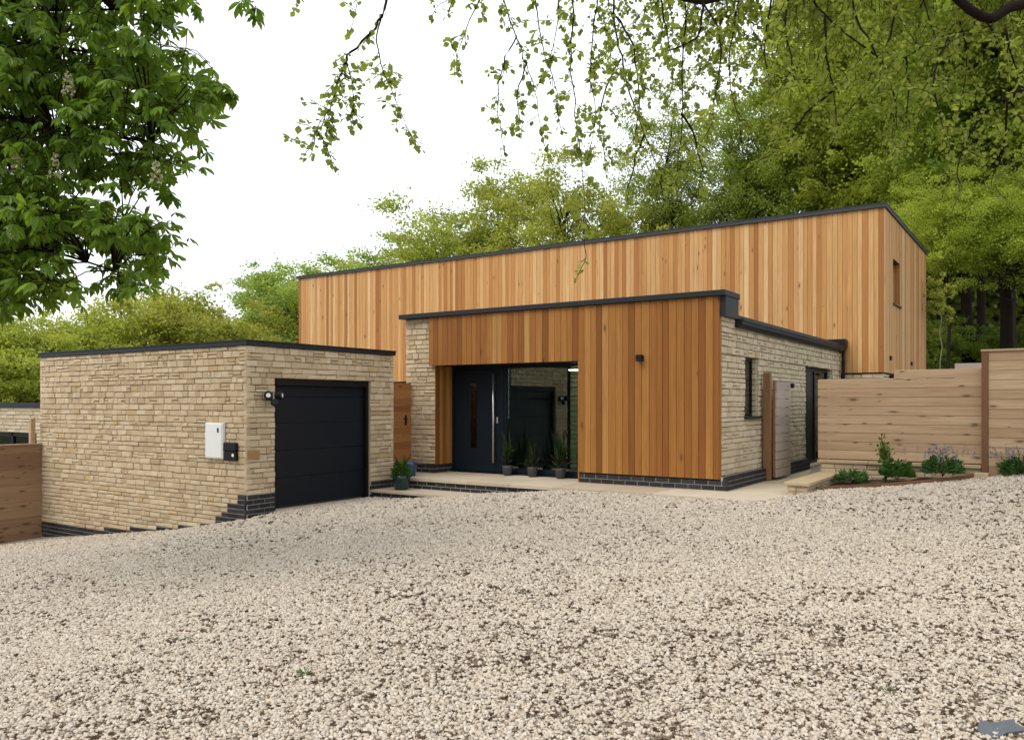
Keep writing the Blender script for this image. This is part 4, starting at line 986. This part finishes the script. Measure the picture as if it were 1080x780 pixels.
def PP(l, d0, d1=None):
    n = len(l); d1 = d0 if d1 is None else d1
    return [P(x, y, d0 + (d1-d0)*i/max(1, n-1)) for i, (x, y) in enumerate(l)]
# two great limbs crossing above the frame
L1 = [Vector((tb_x-.1, tb_y, 5.6)), P(1240, -20, 8.2), P(1080, 4, 8.0), P(1036, 18, 7.9), P(960, -40, 7.8), P(860, -50, 7.6), P(742, 2, 7.4), P(650, -45, 7.2), P(530, -60, 7.0), P(410, -60, 6.9), P(330, -110, 6.8)]
n1 = resample(smooth(L1), .3); nb.mb.tube(n1, [.06 - .05*i/(len(n1)-1) for i in range(len(n1))], 9)
L2 = [Vector((tb_x-.1, tb_y, 6.6)), P(1250, -90, 8.8), P(1100, -110, 9.0), P(950, -95, 9.2), P(800, -80, 9.4), P(700, -85, 9.4)]
n2 = resample(smooth(L2), .3); nb.mb.tube(n2, [.10 - .08*i/(len(n2)-1) for i in range(len(n2))], 9)
L3 = [Vector((tb_x-.1, tb_y, 4.6)), P(1200, 60, 8.2), P(1080, 95, 8.0), P(1060, 105, 8.0)]
nb.mb.tube(resample(smooth(L3), .3), .03, 8)
# hanging limbs traced in view
limb(nb, PP([(410, -60), (408, 0), (395, 30), (370, 55), (363, 68)], 6.9, 6.7), .013, .008, rnd, 2.0, (.15, .25), .3)
limb(nb, PP([(363, 68), (352, 100), (342, 128), (328, 155)], 6.7, 6.5), .006, .002, rnd, 24, (.12, .36), leaf=.056)
limb(nb, PP([(366, 66), (372, 95), (372, 125)], 6.7, 6.8), .005, .002, rnd, 20, (.12, .3), leaf=.056)
limb(nb, PP([(402, 15), (397, 45), (404, 75), (418, 108), (432, 140)], 6.9, 6.9), .007, .002, rnd, 19, (.1, .28), .25, leaf=.056)
limb(nb, PP([(388, -40), (378, -5), (372, 25)], 6.9), .005, .002, rnd, 12, (.1, .2), .3)
limb(nb, PP([(330, -70), (318, -30), (312, 0)], 6.8), .005, .002, rnd, 10, (.1, .2), .3)
for l in ([(528, -55), (532, 0), (545, 40), (556, 68), (566, 105), (572, 150)], [(520, -50), (505, 0), (488, 40), (480, 70)], [(545, 38), (530, 70), (525, 110), (530, 150)], [(556, 66), (545, 100), (550, 135)], [(500, -40), (480, -8), (460, 8)],
          [(570, -40), (565, 0), (572, 50), (585, 90), (590, 130)], [(600, -40), (604, 0), (602, 60), (606, 120), (614, 175), (617, 232)], [(590, -30), (588, 20), (578, 70)], 
          [(630, -40), (628, 20), (622, 70), (628, 120), (622, 160)]):
    d0 = 6.8 + rnd.uniform(-.4, .9); limb(nb, PP(l, d0, d0 + rnd.uniform(-.4, .4)), .007, .002, rnd, 10, (.1, .22), .12)
limb(nb, PP([(617, 228), (616, 252), (618, 272), (613, 284)], 6.8), .004, .003, rnd, 9, (.06, .14), 0)
for l in ([(646, -45), (647, 18), (655, 60), (665, 100), (679, 140), (694, 175), (700, 205)], [(650, 18), (668, 50), (674, 105), (668, 150)], [(700, -40), (722, 0), (720, 60), (719, 130), (712, 190)], [(690, -40), (700, 20), (708, 60)],
          [(655, 62), (640, 90), (632, 130), (638, 170)], [(680, 140), (668, 175), (660, 205)], [(719, 120), (735, 150), (742, 190)], [(742, 2), (735, 40), (700, 55), (660, 70)], [(742, 4), (760, 40), (755, 95), (748, 140)],
          [(790, -45), (775, 20), (770, 80), (780, 130)]):
    d0 = 7.2 + rnd.uniform(-.5, 1.3); limb(nb, PP(l, d0, d0 + rnd.uniform(-.5, .5)), .011, .003, rnd, 11, (.14, .3), .1)
for l in ([(852, -45), (858, 0), (885, 30), (925, 58), (955, 60), (990, 40), (1050, 28), (1100, 30)], [(960, -42), (948, 0), (935, 48), (920, 75), (905, 105), (890, 122)], [(905, -45), (900, 10), (920, 50), (945, 110), (940, 150)],
          [(955, 60), (958, 90), (955, 140)], [(930, 60), (938, 90), (942, 125)], [(870, 15), (872, 60), (880, 100), (882, 140)], [(1060, 30), (1068, 60), (1080, 85)], [(1040, 20), (1055, 50), (1075, 75), (1110, 90)], [(840, -40), (828, 20), (835, 70), (822, 95)],
          [(800, -45), (812, 0), (806, 50), (815, 90)], [(1000, 40), (985, 90), (1000, 150)], [(880, 95), (850, 120), (830, 150), (800, 170)], [(1060, 100), (1030, 130), (1010, 175), (1015, 200)], [(1062, 104), (1060, 150), (1045, 190)],
          [(1000, -40), (1010, 10), (1020, 60), (1012, 110)], [(980, -60), (975, 0), (985, 40)], [(1100, 95), (1085, 130), (1080, 170)]):
    d0 = 7.8 + rnd.uniform(-.9, 1.6); limb(nb, PP(l, d0, d0 + rnd.uniform(-.6, .6)), .013, .003, rnd, 12, (.2, .42), .05)
for i in range(210):      # upper canopy carried on the second limb
    b = n2[rnd.randrange(6, len(n2))]; e = b + Vector((rnd.gauss(0, .8), rnd.gauss(0, .8), -rnd.uniform(.1, 1.7)))
    limb(nb, [b, b.lerp(e, .5) + Vector((0, 0, .15)), e], .008, .002, rnd, 6, (.2, .45), .2)
o = nb.mesh(M['beech'], beech, .48, .35, .18, beech.location)
tr = nb.mb.build('trunk', M['twig'], beech, True, offset=beech.location)

# horse chestnut at the left
nc = Near(); rnd = random.Random(88)
cx_, cy_ = ld(-10.4, 9.5); cz_ = gz(cx_, cy_)
chest = thing('horse_chestnut', 'dark green horse chestnut hanging in from the upper left', 'tree', (cx_, cy_, cz_))
nc.mb.tube([(cx_, cy_, cz_-.4), (cx_, cy_, cz_+.6), (cx_+.1, cy_, 3), (cx_+.1, cy_, 6), (cx_, cy_, 9)], [.6, .45, .36, .28, .15], 14)
poly = [(-260, -160), (150, -160), (205, -40), (190, 25), (214, 55), (206, 78), (246, 95), (238, 108), (208, 118), (212, 160), (186, 190), (184, 228), (172, 245), (176, 268), (168, 312), (126, 306), (108, 262), (72, 275), (70, 318), (35, 325), (-20, 322), (-120, 360), (-260, 330)]
holes = [((126, 212), 20), ((92, 288), 22), ((112, 95), 13), ((88, 190), 10), ((45, 40), 9), ((150, 20), 12), ((175, 60), 9), ((8, 100), 9), ((150, 150), 9), ((60, 120), 8), ((110, 60), 10), ((30, 235), 11), ((140, 130), 9), ((165, 215), 12), ((20, 60), 10), ((85, 20), 8), ((190, 140), 9), ((120, 165), 9), ((65, 215), 10), ((130, 262), 9)]
def inside(x, y):
    c = False; j = len(poly)-1
    for i in range(len(poly)):
        xi, yi = poly[i]; xj, yj = poly[j]
        if (yi > y) != (yj > y) and x < (xj-xi)*(y-yi)/(yj-yi)+xi: c = not c
        j = i
    return c and all(math.hypot(x-h[0][0], y-h[0][1]) > h[1] for h in holes)
def palmate(p, d, size, tone):
    d = Vector(d).normalized(); sv = d.cross(Vector((rnd.gauss(0, .3), rnd.gauss(0, .3), 1))).normalized(); up = sv.cross(d)
    for k_ in range(7 if size > .13 else 5):
        n_ = 6 if size > .13 else 4; a = (k_/n_-.5)*R(230); ll = size*(1-.42*abs(k_/n_-.5)*2)
        q = (d*math.cos(a) + sv*math.sin(a) + Vector((0, 0, -.6)) + rv(rnd, .12)).normalized()
        s2 = q.cross(up + rv(rnd, .25))
        if s2.length < .1: continue
        nc.leaf(p, q, s2.normalized(), ll, ll*.31, (min(1, max(0, .5*tone + .5*rnd.random())), rnd.random()))
def cluster(c, n, rad):
    tone = rnd.random()
    for _ in range(n):
        o_ = rv(rnd, .55)*rad; o_.z *= .6; p = c + o_
        d = (o_ + rv(rnd, .12) + Vector((0, 0, -.05)))
        if d.length < 1e-3: continue
        palmate(p, d, rnd.uniform(.10, .17), tone)
        if rnd.random() < .5: nc.mb.tube([c, c.lerp(p, .5) + Vector((0, 0, .03)), p], .004, 4, cap=False)
hub = [Vector((cx_+.1, cy_, z)) for z in (3.4, 4.4, 5.2, 6.0)]
ends = []
for (x, y) in [(150, 60), (190, 85), (160, 150), (130, 235), (120, 285), (60, 50), (30, 180), (50, 290), (150, 10), (90, 140), (-60, 100), (-100, 250), (-80, -40), (100, -80), (215, 102), (60, 240)]:
    dd = rnd.uniform(7.0, 9.0); e = P(x, y, dd); h = min(hub, key=lambda q: abs(q.z - (e.z+.3))); m1 = h.lerp(e, .5) + Vector((0, 0, .35)) + rv(rnd, .1)
    pts = resample([h, h.lerp(m1, .5)+Vector((0,0,.12)), m1, m1.lerp(e, .5) + Vector((0, 0, .08)), e], .3)
    nc.mb.tube(pts, [.055 - .047*i/(len(pts)-1) for i in range(len(pts))], 7); ends += pts[len(pts)//3:]
cnt = 0
while cnt < 1350:
    x, y = rnd.uniform(-180, 240), rnd.uniform(-130, 330)
    if not inside(x + rnd.uniform(4, 16), y + rnd.uniform(2, 10)) or not inside(x, y): continue
    dd = rnd.uniform(6.8, 8.9); c = P(x, y, dd); cnt += 1
    cluster(c, rnd.randint(4, 8), rnd.uniform(.12, .25))
    nb_ = min(ends, key=lambda q: (q-c).length)
    if (nb_-c).length < 1.6: nc.mb.tube([nb_, nb_.lerp(c, .5) + Vector((0, 0, .06)), c], [.009, .006, .004], 5, cap=False)
for (x, y) in [(258, 2), (268, 12), (225, 92), (240, 102), (212, 150), (244, 98), (232, 97), (218, 100), (150, 300), (140, 288)]: cluster(P(x, y, 7.0), 4, .09)
o = nc.mesh(M['chestnut'], chest, .62, .25, .22, chest.location)
# candles of blossom
fl = MB()
for (x, y) in [(18, 185), (58, 188), (165, 195), (72, 100)]:
    c = P(x, y, 6.9)
    for i in range(70):
        f_ = rnd.random(); a = rnd.random()*6.28; rr = .05*(1-f_*.8); p = c + Vector((rr*math.cos(a), rr*math.sin(a), .2*f_)); s_ = .012
        fl.quad(p+rv(rnd, s_), p+rv(rnd, s_), p+rv(rnd, s_), p+rv(rnd, s_))
M['blossom'] = mat_plain('cream_blossom', (.42, .40, .22), .8)
fl.build('blossom', M['blossom'], chest, offset=chest.location)
nc.mb.build('trunk', M['twig'], chest, True, offset=chest.location)

# ------------------------------------------------------------------ pots and bed plants
def plant_leaves(name, n, rad, ht, leaf, wd, mat, parent, col, seed, up=.6, spike=False, z0=0.0):
    r = np.random.default_rng(seed)
    a = r.random(n)*2*np.pi; f_ = r.random(n)
    if spike:
        d = np.stack([np.cos(a)*.45*r.random(n), np.sin(a)*.45*r.random(n), np.ones(n)], -1); p = np.stack([np.cos(a)*.02, np.sin(a)*.02, z0 + ht*.35*f_], -1); ln = leaf*(.6+.6*r.random(n))
    else:
        rr = rad*np.sqrt(r.random(n)); z = z0 + ht*f_*np.clip(1.15-(rr/rad)**2*.7, .1, 1); p = np.stack([np.cos(a)*rr, np.sin(a)*rr, z], -1)
        d = np.stack([np.cos(a), np.sin(a), np.full(n, up)], -1) + r.normal(0, .5, (n, 3)); ln = leaf*(.6+.7*r.random(n))
    d /= np.linalg.norm(d, axis=1, keepdims=True); s_ = np.cross(d, r.normal(size=(n, 3))); s_ /= np.linalg.norm(s_, axis=1, keepdims=True)
    o = leaf_mesh(name, p, d, s_, ln, ln*wd, np.stack([r.random(n), r.random(n)], -1), mat, parent, .45, .3, .2); o.color = (*col, 1); return o
def pot(mb, r1, r0, h, n=24): mb.lathe([(r0*.9, 0), (r0, .01), (r1*.98, h*.8), (r1, h), (r1*.9, h), (r1*.86, h-.03), (.001, h-.03)], n=n)
for i, (px, py, lab) in enumerate([(541, 500.4, 'grey pot with a dark leafy plant beside the front door edge'), (569.5, 501.6, 'grey pot with a low thin plant in the middle of the glass'), (597, 503.6, 'grey pot with a tall strappy plant against the cedar panel')]):
    d = EYE*FPX/(py-CYP); x, y = ld((px-CXP)/FPX*d, d)
    t = thing('plant_pot', lab, 'plant pot', (x, min(y, .38), 0), 'grey pots along the glass')
    mb = MB(); pot(mb, .105, .075, .19); mb.build('pot', M['pot'], t, True)
    if i == 0: plant_leaves('plant', 32, .08, .42, .11, .28, M['plant'], t, (.5, .28, .28), 301, 1.2, False, .2); plant_leaves('shoot', 9, .05, .5, .5, .06, M['plant'], t, (.5, .6, .4), 302, spike=True, z0=.2)
    if i == 1: plant_leaves('plant', 32, .11, .22, .11, .2, M['plant'], t, (.35, .3, .25), 303, 1.0, False, .18); plant_leaves('shoot', 10, .05, .4, .42, .06, M['plant'], t, (.4, .4, .3), 304, spike=True, z0=.18)
    if i == 2: plant_leaves('plant', 20, .1, .8, .5, .055, M['plant'], t, (.3, .45, .3), 305, spike=True, z0=.2); plant_leaves('red_leaves', 16, .1, .3, .16, .3, M['plant'], t, (.6, .25, .22), 306, 1.0, False, .2)
t = thing('glazed_pot', 'dark green glazed pot with bushy green plant on the lower step', 'plant pot', (-5.62, -1.27, -.2))
mb = MB(); pot(mb, .17, .13, .27); mb.build('pot', M['pot_green'], t, True)
plant_leaves('plant', 380, .17, .27, .075, .35, M['plant'], t, (.9, 1.2, .6), 310, .9, False, .22)
plant_leaves('shoot', 14, .1, .5, .36, .05, M['plant'], t, (1, 1.1, .9), 311, spike=True, z0=.22)
t = thing('glazed_pot', 'bright blue glazed pot on the top step by the garden gate', 'plant pot', (-5.84, -.78, .0))
mb = MB(); pot(mb, .14, .105, .27); mb.build('pot', M['pot_blue'], t, True)
mb = MB(); mb.lathe([(.001, .245), (.12, .246), (.001, .25)], n=16); mb.build('soil', M['soil'], t)
def bed(px, py, dep_, name, lab, n, rad, ht, leaf, wd, col, seed, up=.7):
    n = int(n*.62); rad *= .85; ht *= .85; col = tuple(c*1.15 + .12 for c in col)
    q = P(px, py, dep_); t = thing(name, lab, 'plant', (q.x, min(q.y, 2.2), max(.06, min(q.z, .3))))
    plant_leaves('foliage', n, rad, ht, leaf, wd, M['plant'], t, col, seed, up)
    mb = MB(); r2 = random.Random(seed)
    for _ in range(9): mb.tube([(0, 0, -.05), (r2.uniform(-.4, .4)*rad, r2.uniform(-.4, .4)*rad, ht*.4), (r2.uniform(-.8, .8)*rad, r2.uniform(-.8, .8)*rad, ht*.85)], .004, 4)
    mb.build('stem', M['bark'], t); return t
bed(899, 507, 13.5, 'silver_plant', 'low silvery green plant nearest the capped wall', 420, .26, .16, .10, .4, (1.0, 1.25, 1.1), 320)
t = bed(946, 503, 13.2, 'leafy_plant', 'dark green bushy plant below the tall thin shrub', 620, .26, .30, .09, .45, (.7, 1.05, .55), 321)
q = P(934, 503, 13.4)
t = thing('young_shrub', 'tall thin yellow green shrub standing against the stepped fence', 'shrub', (q.x, min(q.y, 2.15), .1))
mb = MB(); r2 = random.Random(3); ps = []
for k_ in range(5):
    e = Vector((r2.uniform(-.16, .16), r2.uniform(-.08, .08), r2.uniform(.5, .88))); mb.tube([(0, 0, -.05), e*.5 + Vector((.02, 0, 0)), e], .005, 5)
    for i in range(45): f_ = r2.uniform(.3, 1); ps.append(Vector((0,0,0)).lerp(e, f_) + Vector((r2.gauss(0, .035), r2.gauss(0, .035), 0)))
mb.build('stem', M['bark'], t)
n_ = len(ps); rr = np.random.default_rng(4); d = rr.normal(size=(n_, 3)); d[:, 2] += .3; d /= np.linalg.norm(d, axis=1, keepdims=True); s_ = np.cross(d, rr.normal(size=(n_, 3))); s_ /= np.linalg.norm(s_, axis=1, keepdims=True)
ln = .05 + .04*rr.random(n_); o = leaf_mesh('foliage', np.array([tuple(p) for p in ps]), d, s_, ln, ln*.5, rr.random((n_, 2)), M['plant'], t); o.color = (1.9, 1.75, .8, 1)
def lavender(px, py, dd, lab, seed, rad):
    t = bed(px, py, dd, 'lavender', lab, 900, rad, .28, .085, .4, (.75, 1.0, .8), seed)
    r = np.random.default_rng(seed+1); n = 420; k_ = 46; st_ = r.normal(0, rad*.5, (k_, 2)); hz = .3 + .17*r.random(k_); i = r.integers(0, k_, n)
    p = np.stack([st_[i,0]*1.2 + r.normal(0, .008, n), st_[i,1]*.8 + r.normal(0, .008, n), hz[i] - .14*r.random(n)], -1); d = r.normal(size=(n, 3)); d[:,2] += .8; d /= np.linalg.norm(d, axis=1, keepdims=True); s_ = np.cross(d, r.normal(size=(n, 3))); s_ /= np.linalg.norm(s_, axis=1, keepdims=True)
    o = leaf_mesh('blossom', p, d, s_, np.full(n, .028), np.full(n, .018), r.random((n, 2)), M['lav'], t)
M['lav'] = mat_leaf('lavender_flower', (.15, .15, .21), (.24, .24, .31), .3)
lavender(994, 499, 12.9, 'wide lavender clump with blue flowers before the stepped fence', 330, .33)
lavender(1076, 497, 12.55, 'blue flowered lavender clump in front of the tall fence', 340, .3)

# foreground slate and small weeds
q = P(1052, 778, 3.86); gq = gz(q.x, q.y)
t = thing('slate_slab', 'blue grey slate slab lying at the bottom right in the gravel', 'stone slab', (q.x, q.y, gq+.02)); t.rotation_euler = (R(9), R(-7), R(48)); t.location.z -= .016; t.scale = (.55, .5, .6)
mb = MB(); pr = [(-.20, -.03), (-.15, -.12), (.02, -.09), (.21, -.13), (.19, .0), (.23, .06), (.04, .08), (-.05, .15), (-.16, .06)]
mb.poly([(x, y, .03) for x, y in pr]); mb.poly([(x*1.03, y*1.03, -.02) for x, y in reversed(pr)])
for i in range(len(pr)):
    a, b = pr[i], pr[(i+1) % len(pr)]; mb.quad((a[0]*1.03, a[1]*1.03, -.02), (b[0]*1.03, b[1]*1.03, -.02), (b[0], b[1], .03), (a[0], a[1], .03))
mb.build('slab', M['slate'], t)
for i, (px, py, lab) in enumerate([(186, 677, 'small green weed in the gravel at the lower left'), (322, 711, 'small green weed in the gravel left of centre near the bottom'), (938, 731, 'little green weed near the slate slab')]):
    d = 1.7*FPX/(py-CYP)
    for _ in range(6):
        x, y = ld((px-CXP)/FPX*d, d); d = (EYE - gz(x, y))*FPX/(py-CYP)
    x, y = ld((px-CXP)/FPX*d, d)
    t = thing('weed', lab, 'weed', (x, y, gz(x, y)+.005)); plant_leaves('leaves', 16, .035, .015, .032, .3, M['plant'], t, (1.0, 1.6, .6), 400+i, .5)

# ------------------------------------------------------------------ world, sun, camera
wd_ = bpy.data.worlds.new('World'); sc.world = wd_; wd_.use_nodes = True
nt = wd_.node_tree; nt.nodes.clear()
outw = nt.nodes.new('ShaderNodeOutputWorld'); bg = nt.nodes.new('ShaderNodeBackground'); bg.inputs[1].default_value = .12
sky = nt.nodes.new('ShaderNodeTexSky'); sky.sky_type = 'NISHITA'; sky.sun_disc = False
SUN_EL, SUN_AZ = R(52), R(200)     # azimuth clockwise from +Y
sky.sun_elevation = SUN_EL; sky.sun_rotation = SUN_AZ; sky.dust_density = 3.0; sky.air_density = 1.0
tc = nt.nodes.new('ShaderNodeTexCoord'); nz = nt.nodes.new('ShaderNodeTexNoise'); nz.inputs['Scale'].default_value = 2.2; nz.inputs['Detail'].default_value = 5
nt.links.new(tc.outputs['Generated'], nz.inputs['Vector'])
rp = nt.nodes.new('ShaderNodeValToRGB'); rp.color_ramp.elements[0].position = .3; rp.color_ramp.elements[0].color = (.80, .80, .80, 1); rp.color_ramp.elements[1].position = .6; rp.color_ramp.elements[1].color = (.97, .97, .97, 1)
nt.links.new(nz.outputs[0], rp.inputs[0])
mx = nt.nodes.new('ShaderNodeMix'); mx.data_type = 'RGBA'; mx.inputs[7].default_value = (8.3, 8.7, 9.1, 1)
nt.links.new(rp.outputs[0], mx.inputs[0]); nt.links.new(sky.outputs[0], mx.inputs[6]); nt.links.new(mx.outputs[2], bg.inputs[0]); nt.links.new(bg.outputs[0], outw.inputs[0])
sl = bpy.data.lights.new('sun', 'SUN'); sl.energy = 1.1; sl.angle = R(32); sl.color = (1, .95, .87)
so = bpy.data.objects.new('sun', sl); COL.objects.link(so)
dirv = Vector((math.sin(SUN_AZ)*math.cos(SUN_EL), math.cos(SUN_AZ)*math.cos(SUN_EL), math.sin(SUN_EL)))
so.rotation_euler = dirv.to_track_quat('Z', 'Y').to_euler(); so.location = (0, -10, 20)
cd = bpy.data.cameras.new('camera'); cam = bpy.data.objects.new('camera', cd); COL.objects.link(cam); sc.camera = cam
cd.sensor_fit = 'HORIZONTAL'; cd.sensor_width = 36; cd.lens = 36*FPX/1080; cd.shift_x = 0; cd.shift_y = (CYP-390)/1080
cd.clip_start = .05; cd.clip_end = 800
cam.location = (CAMXY[0], CAMXY[1], EYE); cam.rotation_euler = (R(90), 0, TH)
sc.view_settings.view_transform = 'Standard'; sc.view_settings.look = 'None'; sc.view_settings.gamma = 1; sc.view_settings.exposure = .62
sc.render.resolution_x = 1024; sc.render.resolution_y = 739
try:
    sc.cycles.max_bounces = 10; sc.cycles.diffuse_bounces = 6; sc.cycles.transparent_max_bounces = 12; sc.cycles.use_denoising = True
except Exception: pass
